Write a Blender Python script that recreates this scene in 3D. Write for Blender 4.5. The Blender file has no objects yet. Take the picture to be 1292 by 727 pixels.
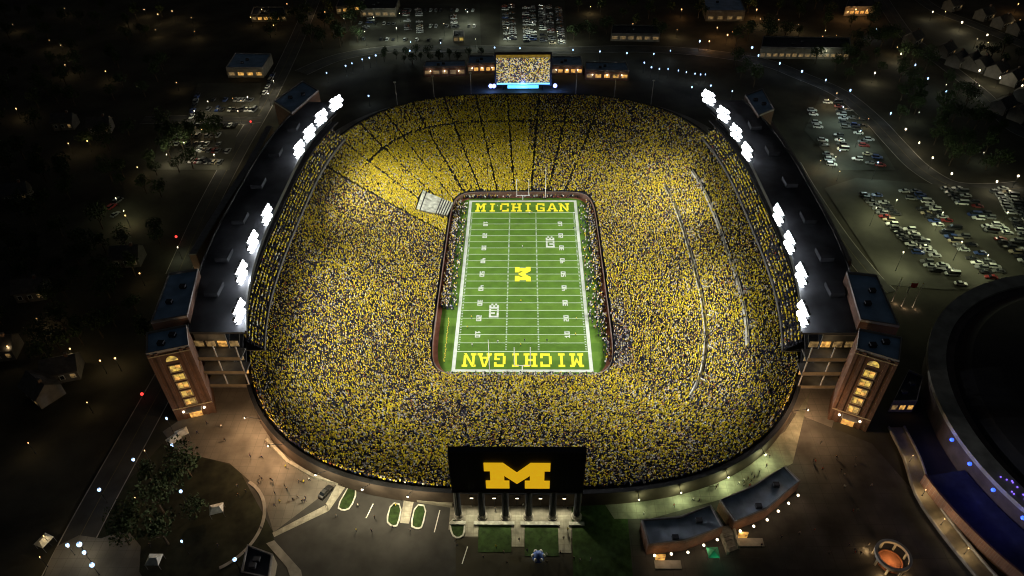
import bpy, bmesh, math, random
import numpy as np
from mathutils import Vector, Matrix
R = math.radians
random.seed(7); rng = np.random.default_rng(11)
scene = bpy.context.scene
col = scene.collection

# ------------------------------------------------------------------ camera
F_PX, CX, CY, CZ = 905.441, 0.771, -234.478, 190.504
PITCH, YAW, ROLL = 0.701505, -0.0226405, -0.0145763
_fw = np.array([math.sin(YAW)*math.cos(PITCH), math.cos(YAW)*math.cos(PITCH), -math.sin(PITCH)])
_r = np.array([math.cos(YAW), -math.sin(YAW), 0.0]); _u = np.cross(_r, _fw)
_r, _u = math.cos(ROLL)*_r+math.sin(ROLL)*_u, -math.sin(ROLL)*_r+math.cos(ROLL)*_u
cam_d = bpy.data.cameras.new('camera'); cam = bpy.data.objects.new('camera', cam_d); col.objects.link(cam)
m = Matrix.Identity(4)
for i in range(3):
    m[i][0] = _r[i]; m[i][1] = _u[i]; m[i][2] = -_fw[i]
m[0][3], m[1][3], m[2][3] = CX, CY, CZ
cam.matrix_world = m
cam_d.sensor_width = 36; cam_d.lens = F_PX/1292*36; cam_d.clip_end = 6000; cam_d.clip_start = 1
scene.camera = cam

# ------------------------------------------------------------------ night sky, moonlight, exposure
world = bpy.data.worlds.new('World'); scene.world = world; world.use_nodes = True
wn = world.node_tree; bg = wn.nodes['Background']
sky = wn.nodes.new('ShaderNodeTexSky'); sky.sky_type = 'NISHITA'; sky.sun_disc = False
sky.sun_elevation = R(0); sky.sun_rotation = R(15)
wn.links.new(sky.outputs[0], bg.inputs[0]); bg.inputs[1].default_value = 0.04
sun_d = bpy.data.lights.new('moonlight', 'SUN'); sun_d.energy = 0.004; sun_d.angle = R(3); sun_d.color = (.75, .85, 1)
sun = bpy.data.objects.new('moonlight', sun_d); col.objects.link(sun); sun.rotation_euler = (R(-75), 0, R(-15))
scene.view_settings.view_transform = 'Standard'; scene.view_settings.look = 'None'
scene.view_settings.exposure = 0; scene.view_settings.gamma = 1
scene.render.engine = 'CYCLES'
cy = scene.cycles
cy.max_bounces = 3; cy.diffuse_bounces = 2; cy.glossy_bounces = 2; cy.transmission_bounces = 2
cy.sample_clamp_indirect = 3; cy.caustics_reflective = False; cy.caustics_refractive = False
cy.use_light_tree = True; cy.filter_width = 1.1
try: cy.use_denoising = True
except Exception: pass

FLOOD_W = 148000.0
ZG = 18.0          # level of the ground round the stadium; the field lies at 0

def P(u, v, z=ZG):
    """point of the place seen at photograph position (u, v), at height z"""
    d = _fw+_r*(u-646)/F_PX-_u*(v-363.5)/F_PX
    t = (z-CZ)/d[2]
    return Vector((CX+d[0]*t, CY+d[1]*t, z))

# ------------------------------------------------------------------ materials
MATS = {}
def mat(name, c, rough=.85, var=.25, scale=.6, bump=0.0, metal=0.0, emit=None, es=0.0, spec=.3, brick=None, detail=4, joints=None):
    if name in MATS: return MATS[name]
    mt = bpy.data.materials.new(name); mt.use_nodes = True; nt = mt.node_tree; b = nt.nodes['Principled BSDF']
    b.inputs['Roughness'].default_value = rough; b.inputs['Metallic'].default_value = metal
    b.inputs['Specular IOR Level'].default_value = spec
    tc = nt.nodes.new('ShaderNodeTexCoord')
    n = nt.nodes.new('ShaderNodeTexNoise'); n.inputs['Scale'].default_value = scale; n.inputs['Detail'].default_value = detail
    nt.links.new(tc.outputs['Object'], n.inputs['Vector'])
    rp = nt.nodes.new('ShaderNodeValToRGB')
    lo = [max(0, x*(1-var)) for x in c]; hi = [min(1, x*(1+var)) for x in c]
    rp.color_ramp.elements[0].position = .3; rp.color_ramp.elements[1].position = .7
    rp.color_ramp.elements[0].color = (*lo, 1); rp.color_ramp.elements[1].color = (*hi, 1)
    nt.links.new(n.outputs['Fac'], rp.inputs['Fac'])
    out = rp.outputs['Color']
    if brick:
        bt = nt.nodes.new('ShaderNodeTexBrick'); bt.inputs['Scale'].default_value = 1.0
        bt.inputs['Brick Width'].default_value = .6; bt.inputs['Row Height'].default_value = .25; bt.inputs['Mortar Size'].default_value = .03
        bt.inputs['Mortar'].default_value = (*brick, 1)
        mp = nt.nodes.new('ShaderNodeMapping'); mp.inputs['Rotation'].default_value = (R(90), 0, 0)
        nt.links.new(tc.outputs['Object'], mp.inputs['Vector']); nt.links.new(mp.outputs['Vector'], bt.inputs['Vector'])
        nt.links.new(out, bt.inputs['Color1']); 
        hs = nt.nodes.new('ShaderNodeHueSaturation'); hs.inputs['Value'].default_value = .75
        nt.links.new(out, hs.inputs['Color']); nt.links.new(hs.outputs['Color'], bt.inputs['Color2'])
        out = bt.outputs['Color']
    if joints:
        bt = nt.nodes.new('ShaderNodeTexBrick'); bt.inputs['Scale'].default_value = 1.0; bt.offset = .0
        bt.inputs['Brick Width'].default_value = joints; bt.inputs['Row Height'].default_value = joints; bt.inputs['Mortar Size'].default_value = .05
        bt.inputs['Mortar'].default_value = tuple(x*.72 for x in c)+(1,)
        nt.links.new(tc.outputs['Object'], bt.inputs['Vector']); nt.links.new(out, bt.inputs['Color1'])
        hs = nt.nodes.new('ShaderNodeHueSaturation'); hs.inputs['Value'].default_value = .94
        nt.links.new(out, hs.inputs['Color']); nt.links.new(hs.outputs['Color'], bt.inputs['Color2']); out = bt.outputs['Color']
    nt.links.new(out, b.inputs['Base Color'])
    if bump:
        bp = nt.nodes.new('ShaderNodeBump'); bp.inputs['Strength'].default_value = bump
        n2 = nt.nodes.new('ShaderNodeTexNoise'); n2.inputs['Scale'].default_value = scale*8
        nt.links.new(tc.outputs['Object'], n2.inputs['Vector'])
        nt.links.new(n2.outputs['Fac'], bp.inputs['Height']); nt.links.new(bp.outputs['Normal'], b.inputs['Normal'])
    if emit:
        b.inputs['Emission Color'].default_value = (*emit, 1); b.inputs['Emission Strength'].default_value = es
        if name.startswith(('lit_window', 'dim_window')):
            n3 = nt.nodes.new('ShaderNodeTexNoise'); n3.inputs['Scale'].default_value = .9; n3.inputs['Detail'].default_value = 3; nt.links.new(tc.outputs['Object'], n3.inputs['Vector'])
            m3 = nt.nodes.new('ShaderNodeMapRange'); m3.inputs[1].default_value = .36; m3.inputs[2].default_value = .64; m3.inputs[3].default_value = es*.12; m3.inputs[4].default_value = es*1.5
            nt.links.new(n3.outputs['Fac'], m3.inputs[0]); nt.links.new(m3.outputs[0], b.inputs['Emission Strength'])
        mt.cycles.emission_sampling = 'NONE'
    MATS[name] = mt
    return mt

CONC = mat('concrete', (.30, .28, .25), .9, .3, .35, .2)
CONCD = mat('dark_concrete', (.10, .095, .09), .9, .3, .3, .2)
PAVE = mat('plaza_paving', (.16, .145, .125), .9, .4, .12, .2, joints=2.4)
ASPH = mat('asphalt', (.055, .053, .05), .92, .35, .15, .2)
PATH = mat('pale_paving', (.38, .36, .30), .9, .3, .6, .2, joints=1.6)
BRICK = mat('brick', (.20, .085, .05), .9, .25, .8, .2, brick=(.2, .17, .14))
DBRICK = mat('dark_brick', (.12, .052, .032), .9, .3, .5, .2, brick=(.11, .09, .07))
BLUEROOF = mat('blue_roof', (.27, .40, .56), .7, .25, .25)
GREYROOF = mat('grey_roof', (.04, .042, .05), .8, .3, .2)
DARKMETAL = mat('dark_metal', (.03, .032, .036), .5, .2, 2, metal=.6)
STEEL = mat('steel', (.35, .36, .37), .45, .15, 2, metal=.8)
NAVY = mat('navy_panel', (.006, .006, .014), .6, .2, 1.5)
WHITE = mat('white_paint', (.8, .8, .76), .8, .06, .8)
WHITETARP = mat('white_tarp', (.6, .6, .55), .8, .25, 1.2)
BLACK = mat('black_rubber', (.015, .015, .016), .8, .2, 3)
YELLOWP = mat('maize_paint', (.72, .62, .02), .8, .08, .8)
GRASS = mat('lawn', (.035, .07, .018), .95, .4, .8, .4)
GROUND = mat('ground_cover', (.042, .038, .026), .95, .7, .05, .4, detail=8)
HEDGE = mat('foliage', (.035, .055, .02), .9, .45, .8)
BARK = mat('bark', (.06, .045, .03), .95, .3, 3)
GLASS = mat('dark_glass', (.012, .015, .02), .12, .2, 1, spec=.6)
TURFT = mat('terrace_seats', (.035, .035, .045), .85, .35, .5)
AISLE = mat('aisle_concrete', (.035, .034, .036), .9, .3, .8)
TRACK = mat('red_apron', (.24, .095, .05), .9, .25, .4)
LAMPW = mat('lamp_white', (.9, .9, .9), .4, 0, 1, emit=(.94, .98, 1), es=22)
LAMPB = mat('lamp_bluewhite', (.8, .8, .8), .4, 0, 1, emit=(.36, .6, 1), es=3)
LAMPY = mat('lamp_warm', (.8, .8, .8), .4, 0, 1, emit=(1, .55, .18), es=3)
LAMPN = mat('lamp_neutral', (.8, .8, .8), .4, 0, 1, emit=(1, .84, .55), es=4)
LAMPDB = mat('lamp_deep_blue', (.1, .15, .8), .4, 0, 1, emit=(.03, .11, 1), es=2.2)
LAMPR = mat('lamp_red', (.8, .2, .2), .4, 0, 1, emit=(1, .05, .04), es=2)
WINY = mat('lit_window', (.6, .5, .3), .4, .3, .8, emit=(1, .66, .1), es=.5)
WINO = mat('lit_window_orange', (.6, .4, .2), .4, .3, .8, emit=(1, .5, .10), es=.7)
WIND = mat('dim_window', (.3, .25, .2), .4, .3, .8, emit=(1, .6, .2), es=.16)

# ------------------------------------------------------------------ mesh helpers
class MB:
    def __init__(s): s.v = []; s.f = []; s.mi = []
    def add(s, vs, fs, mi=0):
        o = len(s.v); s.v += [tuple(x) for x in vs]; s.f += [tuple(o+i for i in f) for f in fs]; s.mi += [mi]*len(fs); return s
    def box(s, x0, x1, y0, y1, z0, z1, mi=0, M=None):
        vs = [Vector((x, y, z)) for z in (z0, z1) for x, y in ((x0, y0), (x1, y0), (x1, y1), (x0, y1))]
        if M is not None: vs = [M @ v for v in vs]
        return s.add(vs, [(3, 2, 1, 0), (4, 5, 6, 7), (0, 1, 5, 4), (1, 2, 6, 5), (2, 3, 7, 6), (3, 0, 4, 7)], mi)
    def prism(s, poly, z0, z1, mi=0, top=True, bottom=False, mit=None):
        n = len(poly); a = sum(poly[i][0]*poly[(i+1) % n][1]-poly[(i+1) % n][0]*poly[i][1] for i in range(n))
        if a < 0: poly = poly[::-1]
        s.add([(p[0], p[1], z0) for p in poly]+[(p[0], p[1], z1) for p in poly], [(i, (i+1) % n, n+(i+1) % n, n+i) for i in range(n)], mi)
        if top: s.add([(p[0], p[1], z1) for p in poly], [tuple(range(n))], mi if mit is None else mit)
        if bottom: s.add([(p[0], p[1], z0) for p in poly], [tuple(range(n-1, -1, -1))], mi)
        return s
    def tube(s, a, b, r0, r1=None, n=8, mi=0, caps=True):
        a = Vector(a); b = Vector(b); r1 = r0 if r1 is None else r1
        d = (b-a).normalized(); x = d.orthogonal().normalized(); y = d.cross(x)
        vs = [a+(x*math.cos(2*math.pi*k/n)+y*math.sin(2*math.pi*k/n))*r0 for k in range(n)]
        vs += [b+(x*math.cos(2*math.pi*k/n)+y*math.sin(2*math.pi*k/n))*r1 for k in range(n)]
        fs = [(k, (k+1) % n, n+(k+1) % n, n+k) for k in range(n)]
        if caps: fs += [tuple(range(n-1, -1, -1)), tuple(range(n, 2*n))]
        return s.add(vs, fs, mi)
    def lathe(s, prof, n=16, c=(0, 0, 0), mi=0):
        vs = []; fs = []
        for r, z in prof:
            for k in range(n): vs.append((c[0]+r*math.cos(2*math.pi*k/n), c[1]+r*math.sin(2*math.pi*k/n), c[2]+z))
        for j in range(len(prof)-1):
            for k in range(n): fs.append((j*n+k, j*n+(k+1) % n, (j+1)*n+(k+1) % n, (j+1)*n+k))
        fs.append(tuple(range((len(prof)-1)*n, len(prof)*n)))
        return s.add(vs, fs, mi)
    def ball(s, c, r, n=8, mi=0):
        k = 5; return s.lathe([(max(.02, r*math.sin(math.pi*j/k)), -r*math.cos(math.pi*j/k)) for j in range(k+1)], n, c, mi)
    def ribbon(s, left, right, z, mi=0):
        n = len(left); s.add([(p[0], p[1], z) for p in left]+[(p[0], p[1], z) for p in right], [(i, n+i, n+i+1, i+1) for i in range(n-1)], mi); return s
    def mesh(s, name, mats, smooth=False):
        me = bpy.data.meshes.new(name); me.from_pydata(s.v, [], s.f)
        for m_ in (mats if isinstance(mats, (list, tuple)) else [mats]): me.materials.append(m_)
        me.polygons.foreach_set('material_index', s.mi)
        if smooth: me.polygons.foreach_set('use_smooth', [True]*len(me.polygons))
        me.update(); return me
    def build(s, name, mats, parent=None, smooth=False, world=True):
        return link(name, s.mesh(name, mats, smooth), parent, world)
def link(name, data, parent=None, world=False):
    o = bpy.data.objects.new(name, data); col.objects.link(o)
    if parent is not None:
        o.parent = parent
        if world:
            q = parent; L = Vector((0, 0, 0))
            while q is not None: L -= q.location; q = q.parent
            o.location = L
    return o
def tag(o, label=None, cat=None, group=None, kind=None):
    if label: o['label'] = label
    if cat: o['category'] = cat
    if group: o['group'] = group
    if kind: o['kind'] = kind
    return o
def thing(name, label, cat, loc=(0, 0, 0), rz=0, group=None):
    o = bpy.data.objects.new(name, None); col.objects.link(o); o.location = loc; o.rotation_euler = (0, 0, rz); o.empty_display_size = .5
    return tag(o, label, cat, group)
def copy_tree(o, parent=None):
    c = o.copy(); col.objects.link(c)
    if parent is not None: c.parent = parent
    for ch in list(o.children): copy_tree(ch, c)
    return c
def lamp_light(name, kind, energy, color, loc, parent=None, radius=.25, target=None, size=None, blend=.6):
    d = bpy.data.lights.new(name, kind); d.energy = energy; d.color = color; d.shadow_soft_size = radius
    o = bpy.data.objects.new(name, d); col.objects.link(o); o.location = loc
    if parent is not None: o.parent = parent
    if kind == 'SPOT':
        d.spot_size = size; d.spot_blend = blend
        o.rotation_euler = (Vector(target)-Vector(loc)).to_track_quat('-Z', 'Y').to_euler()
    return o
def sheet(name, polys, z, material, kind='structure', parent=None):
    mb = MB()
    for poly in polys:
        n = len(poly); a = sum(poly[i][0]*poly[(i+1) % n][1]-poly[(i+1) % n][0]*poly[i][1] for i in range(n))
        if a < 0: poly = poly[::-1]
        mb.add([(p[0], p[1], z) for p in poly], [tuple(range(n))])
    o = mb.build(name, material, parent)
    if kind and parent is None: o['kind'] = kind
    return o
def path_ribbon(pts, w):
    pts = [Vector((p[0], p[1], 0)) for p in pts]; L = []; Rr = []
    for i, p_ in enumerate(pts):
        d = (pts[min(i+1, len(pts)-1)]-pts[max(i-1, 0)]).normalized(); n = Vector((-d.y, d.x, 0))
        L.append(p_+n*w/2); Rr.append(p_-n*w/2)
    return L, Rr
def smooth_pts(pts, k=6):
    pts = [Vector((p[0], p[1], 0)) for p in pts]; out = []
    for i in range(len(pts)-1):
        p0 = pts[max(i-1, 0)]; p1 = pts[i]; p2 = pts[i+1]; p3 = pts[min(i+2, len(pts)-1)]
        for j in range(k):
            t = j/k
            out.append(.5*((2*p1)+(p2-p0)*t+(2*p0-5*p1+4*p2-p3)*t*t+(3*p1-p0-3*p2+p3)*t**3))
    out.append(pts[-1]); return out
ZSEQ = [ZG+.02]
def nextz(): ZSEQ[0] += .006; return ZSEQ[0]

# ------------------------------------------------------------------ bowl geometry
def quad_curve(a, b, n, N=600):
    ph = np.linspace(0, math.pi/2, N); r = (np.abs(np.cos(ph)/a)**n+np.abs(np.sin(ph)/b)**n)**(-1/n)
    x, y = r*np.cos(ph), r*np.sin(ph); s = np.concatenate([[0], np.cumsum(np.hypot(np.diff(x), np.diff(y)))]); return x, y, s
_in = quad_curve(33.8, 60.0, 9); _out = quad_curve(96.5, 121.5, 3.0)
def curve(c, s):
    """s in [0,4): quarter turns from +x, counter-clockwise"""
    s = np.asarray(s, float) % 4; q = np.floor(s).astype(int); f = s-q; f = np.where(q % 2 == 0, f, 1-f)
    x = np.interp(f*c[2][-1], c[2], c[0]); y = np.interp(f*c[2][-1], c[2], c[1])
    return np.where((q == 0) | (q == 3), x, -x), np.where(q < 2, y, -y)
def bowl_xy(t, s):
    a = curve(_in, s); b = curve(_out, s); return a[0]*(1-t)+b[0]*t, a[1]*(1-t)+b[1]*t
Z0, ZR = 1.8, 23.0
def bowl_z(t): return Z0+(ZR-Z0)*(.8*t+.2*t*t)
NROW = 92
AISLES = [q+(i+.5)/11*1.0 for q in range(4) for i in range(11)]

# ground: one sheet from the stadium's rim out to the horizon
NS = 240; SS = np.linspace(0, 4, NS, endpoint=False)
ox, oy = curve(_out, SS)
mb = MB(); vs = []
facs = [1.003, 1.06, 1.15, 1.4, 2, 3.5, 8, 30]
for f in facs: vs += [(ox[i]*f, oy[i]*f, ZG) for i in range(NS)]
fs = [(j*NS+i, (j+1)*NS+i, (j+1)*NS+(i+1) % NS, j*NS+(i+1) % NS) for j in range(len(facs)-1) for i in range(NS)]
mb.add(vs, fs); tag(mb.build('ground', GROUND), kind='structure')

# ------------------------------------------------------------------ playing field
YD = .9144
def turf_material():
    mt = bpy.data.materials.new('turf'); mt.use_nodes = True; nt = mt.node_tree; b = nt.nodes['Principled BSDF']; b.inputs['Roughness'].default_value = .9
    b.inputs['Specular IOR Level'].default_value = .15
    tc = nt.nodes.new('ShaderNodeTexCoord'); sp = nt.nodes.new('ShaderNodeSeparateXYZ'); nt.links.new(tc.outputs['Object'], sp.inputs[0])
    def math_n(op, a, bval=None):
        n = nt.nodes.new('ShaderNodeMath'); n.operation = op; nt.links.new(a, n.inputs[0])
        if bval is not None: n.inputs[1].default_value = bval
        return n.outputs[0]
    band = math_n('GREATER_THAN', math_n('FRACT', math_n('DIVIDE', sp.outputs['Y'], 10*YD)), .5)
    n = nt.nodes.new('ShaderNodeTexNoise'); n.inputs['Scale'].default_value = .22; n.inputs['Detail'].default_value = 6; nt.links.new(tc.outputs['Object'], n.inputs['Vector'])
    mx = nt.nodes.new('ShaderNodeMix'); mx.data_type = 'RGBA'; nt.links.new(band, mx.inputs['Factor'])
    mx.inputs[6].default_value = (.058, .120, .010, 1); mx.inputs[7].default_value = (.076, .145, .014, 1)
    hs = nt.nodes.new('ShaderNodeHueSaturation'); nt.links.new(mx.outputs[2], hs.inputs['Color'])
    mr = nt.nodes.new('ShaderNodeMapRange'); mr.inputs[1].default_value = .3; mr.inputs[2].default_value = .7; mr.inputs[3].default_value = .85; mr.inputs[4].default_value = 1.18
    nt.links.new(n.outputs['Fac'], mr.inputs[0]); nt.links.new(mr.outputs[0], hs.inputs['Value']); nt.links.new(hs.outputs['Color'], b.inputs['Base Color'])
    return mt
TURF = turf_material()
sx, sy = curve(_in, SS)
field = sheet('football_field', [[(sx[i]*1.004, sy[i]*1.004) for i in range(NS)]], 0, TURF)
HW, HL = 26.667*YD, 60*YD
def fpart(name, mb, material): return mb.build(name, material, field)
zf = .012
apr = MB(); k_ = [(sx[i]*.995, sy[i]*.995) for i in range(NS)]; k2 = [(sx[i]*.945, sy[i]*.972) for i in range(NS)]
apr.add([(x, y, zf) for x, y in k_]+[(x, y, zf) for x, y in k2], [(i, (i+1) % NS, NS+(i+1) % NS, NS+i) for i in range(NS)]); fpart('apron', apr, TRACK)
def rect(x0, x1, y0, y1, z): return MB().add([(x0, y0, z), (x1, y0, z), (x1, y1, z), (x0, y1, z)], [(0, 1, 2, 3)])
FWHITE = mat('field_white', (.44, .46, .37), .85, .12, .5)
fpart('sideline', rect(-HW-1.3, -HW, -HL-1.2, HL+1.2, .03), FWHITE); fpart('sideline', rect(HW, HW+1.3, -HL-1.2, HL+1.2, .03), FWHITE)
fpart('end_line', rect(-HW, HW, HL, HL+1.2, .03), FWHITE); fpart('end_line', rect(-HW, HW, -HL-1.2, -HL, .03), FWHITE)
for k in range(-10, 11):
    w = .12 if abs(k) < 10 else .17
    fpart('yard_line', rect(-HW, HW, k*5*YD-w, k*5*YD+w, .03), mat('yard_line_paint', (.42, .52, .32), .8, .1, .8))
hm = MB()
for k in range(-49, 50):
    if k % 5 == 0: continue
    for x in (-HW+.6, -6.1, 6.1, HW-.6):
        hm.add([(x-.3, k*YD-.07, .03), (x+.3, k*YD-.07, .03), (x+.3, k*YD+.07, .03), (x-.3, k*YD+.07, .03)], [(0, 1, 2, 3)])
tag(fpart('hash_marks', hm, WHITE), kind='stuff')
# the long faint lines through the hash marks
for x in (-6.1, 6.1): fpart('hash_line', rect(x-.1, x+.1, -45*YD, 45*YD, .022), mat('faint_paint', (.16, .26, .10), .8, .2, .8))
# slab letters: strokes in a unit box
def stroke(x0, y0, x1, y1, w):
    d = Vector((x1-x0, y1-y0)).normalized(); n = Vector((-d.y, d.x))*w/2
    return [(x0+n.x, y0+n.y), (x0-n.x, y0-n.y), (x1-n.x, y1-n.y), (x1+n.x, y1+n.y)]
def RC(a, b, c, d): return [(a, c), (b, c), (b, d), (a, d)]
SER = .16
def serif(xc, w=.42): return [RC(xc-w/2, xc+w/2, 0, SER), RC(xc-w/2, xc+w/2, 1-SER, 1)]
T = .2
LET = {
 'M': [RC(.12, .12+T, SER, 1), RC(.88-T, .88, SER, 1), RC(0, .42, 0, SER), RC(.58, 1, 0, SER), RC(0, .12, 1-SER, 1), RC(.88, 1, 1-SER, 1),
       [(.32, 1), (.32, .68), (.5, .30), (.5, .62)], [(.68, 1), (.5, .62), (.5, .30), (.68, .68)]],
 'I': [RC(.5-T/2, .5+T/2, SER, 1-SER)]+serif(.5, .5),
 'C': [RC(.08, .08+T, .2, .8), RC(.2, .9, 0, .18), RC(.2, .9, .82, 1), RC(.72, .9, .62, .82), RC(.72, .9, .18, .36)],
 'H': [RC(.12, .12+T, SER, 1-SER), RC(.88-T, .88, SER, 1-SER), RC(.32, .68, .42, .58)]+serif(.22, .44)+serif(.78, .44),
 'G': [RC(.08, .08+T, .2, .8), RC(.2, .9, 0, .18), RC(.2, .9, .82, 1), RC(.72, .9, .66, .82), RC(.72, .9, .18, .5), RC(.5, .72, .36, .5)],
 'A': [[(.08, SER), (.28, SER), (.54, 1), (.38, 1)], [(.92, SER), (.62, 1), (.46, 1), (.72, SER)], RC(.27, .73, .26, .40), RC(-.02, .36, 0, SER), RC(.64, 1.02, 0, SER)],
 'N': [RC(.1, .1+T*.9, SER, 1-SER), RC(.9-T*.9, .9, SER, 1-SER), [(.1, 1), (.28, 1), (.9, 0), (.72, 0)], RC(0, .4, 0, SER), RC(.6, 1, 1-SER, 1), RC(0, .12, 1-SER, 1)]}
def letter_mb(ch, place, z):
    mb = MB()
    for k, poly in enumerate(LET[ch]):
        mb.prism([place(x, y) for x, y in poly], z, z+.002+.004*(k % 5), top=True)
    return mb
def end_zone(sgn):
    hgt, x = 6.9, -HW+2.4
    adv = (2*HW-3.6)/8
    for i, ch in enumerate('MICHIGAN'):
        x0 = -HW+1.9+adv*i; w = adv*.90 if ch != 'I' else adv*.86
        if sgn > 0: pl = lambda a, b, x0=x0, w=w: (x0+a*w, HL-8.2+b*hgt)
        else: pl = lambda a, b, x0=x0, w=w: (-(x0+a*w), -(HL-8.2+b*hgt))
        fpart('end_zone_letter', letter_mb(ch, pl, .03), YELLOWP)
end_zone(1); end_zone(-1)
# block M (a logo polygon shared by the field and the scoreboard)
BM = [(0, 0), (.29, 0), (.497, .38), (.703, 0), (1, 0), (1, .30), (.915, .30), (.915, .71), (1, .71), (1, 1), (.618, 1), (.618, .71), (.695, .71), (.695, .48), (.497, .81), (.303, .48), (.303, .71), (.38, .71), (.38, 1), (.018, 1), (.018, .71), (.09, .71), (.09, .30), (0, .30)]
def fill_poly(pts3, name, material, parent, thick=None):
    """concave flat plate from an outline of 3d points, thickness vector optional"""
    bm = bmesh.new(); vs = [bm.verts.new(p) for p in pts3]
    f = bm.faces.new(vs)
    if thick is not None:
        r_ = bmesh.ops.extrude_face_region(bm, geom=[f]); vv = [e for e in r_['geom'] if isinstance(e, bmesh.types.BMVert)]
        bmesh.ops.translate(bm, vec=thick, verts=vv)
    bmesh.ops.triangulate(bm, faces=bm.faces[:]); bmesh.ops.recalc_face_normals(bm, faces=bm.faces[:])
    me = bpy.data.meshes.new(name); bm.to_mesh(me); bm.free(); me.materials.append(material)
    return link(name, me, parent, True)
fill_poly([((1-y)*6.6-2.0-1.2, (.5-x)*9.6, .035) for x, y in [(a, b) for a, b in BM]], 'midfield_logo', YELLOWP, field, Vector((0, 0, .012)))
# yard numbers and conference marks: block digits from a 3x5 grid
DIG = {'0': '111101101101111', '1': '010110010010111', '2': '111001111100111', '3': '111001111001111', '4': '101101111001001', '5': '111100111001111', 'B': '110101110101110', 'G': '111100101101111', 'I': '111010010010111'}
def digit_cells(ch, place, z, mb):
    for k, c in enumerate(DIG[ch]):
        if c == '1':
            r_, c_ = divmod(k, 3)
            mb.add([(*place(a, b), z) for a, b in ((c_/3, 1-(r_+1)/5), ((c_+1)/3, 1-(r_+1)/5), ((c_+1)/3, 1-r_/5), (c_/3, 1-r_/5))], [(0, 1, 2, 3)])
for s in (-1, 1):
    for k in range(-4, 5):
        num = 50-abs(k)*10
        mb = MB(); xc = s*(HW-7.3)
        for j, ch in enumerate(str(num)):
            off = -2.0 if j == 0 else .2
            # top of the digits points to midfield
            digit_cells(ch, lambda a, b: (xc-s*(b-.5)*2.0, k*10*YD+s*(off*.88+a*1.5)), .034, mb)
        for f_ in range(len(mb.f)): mb.f[f_] = mb.f[f_] if s > 0 else mb.f[f_]
        fpart('yard_number', mb, FWHITE)
for xc, yc, s in ((12.2, 22.8, 1), (-11.3, -22.8, -1)):
    # conference mark B1G: top block outlined, lower block solid, read from the side
    mb = MB()
    y0 = yc-4.2
    def lp(o, h): return lambda a, b: (xc+(b-.5)*3.8*-s, y0+s*0+o+a*h)
    digit_cells('G', lp(0, 3.0), .036, mb); digit_cells('I', lp(3.3, 1.6), .036, mb); digit_cells('B', lp(5.2, 3.0), .036, mb)
    fpart('conference_mark', mb, FWHITE)

# ------------------------------------------------------------------ stadium bowl
stadium = thing('football_stadium', 'huge oval bowl stadium packed with fans around a green field', 'stadium', (0, 0, 0))
tt = np.linspace(0, 1, NROW+1); zz = bowl_z(tt)
vs = []; fs = []
for k in range(NROW):
    for t in (tt[k], tt[k+1]):
        x, y = bowl_xy(t, SS); vs += list(zip(x, y, np.full(NS, zz[k])))
nr = 2*NROW
for j in range(nr-1):
    for i in range(NS):
        i2 = (i+1) % NS; fs.append((j*NS+i, (j+1)*NS+i, (j+1)*NS+i2, j*NS+i2))
MB().add(vs, fs).build('seating_terrace', TURFT, stadium)
def ring_wall(name, material, f0, f1, z0, z1, cur=None, s0=0, s1=4, n=NS, parent=stadium):
    c = cur or _out; full = (s1-s0) >= 4
    ss = np.linspace(s0, s1, n, endpoint=not full); x, y = curve(c, ss); m_ = len(ss); mb = MB()
    vs = [(x[i]*f, y[i]*f, z) for f, z in ((f0, z0), (f0, z1), (f1, z1), (f1, z0)) for i in range(m_)]
    fs = [(j*m_+i, j*m_+(i+1) % m_, ((j+1) % 4)*m_+(i+1) % m_, ((j+1) % 4)*m_+i) for j in range(4) for i in range(m_ if full else m_-1)]
    if not full: fs += [(0, m_, 2*m_, 3*m_), (m_-1, 4*m_-1, 3*m_-1, 2*m_-1)]
    return mb.add(vs, fs).build(name, material, parent)
ring_wall('field_wall', BRICK, .995, 1.0, 0, Z0+.7, _in)
ring_wall('rim_wall', mat('rim_wall_concrete', (.06, .045, .035), .9, .4, .2), 1.003, 1.012, ZG-1, ZR+.6)
ring_wall('rim_coping', BLACK, 1.002, 1.0125, ZR+.61, ZR+.8)
ALEN = (_out[2][-1]+_in[2][-1])/2
for a in AISLES:
    vs = []; fs = []
    for k in range(NROW):
        if tt[k] < .02: continue
        for t in (tt[k], tt[k+1]):
            x, y = bowl_xy(t, np.array([a])); x2, y2 = bowl_xy(t, np.array([a+.002])); d = Vector((x2[0]-x[0], y2[0]-y[0], 0)).normalized()
            zc = zz[k]+.02
            vs += [(x[0]-d.x*.42, y[0]-d.y*.42, zc), (x[0]+d.x*.42, y[0]+d.y*.42, zc)]
    fs = [(2*j, 2*j+1, 2*j+3, 2*j+2) for j in range(len(vs)//2-1)]
    MB().add(vs, fs).build('aisle', AISLE, stadium)
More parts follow.
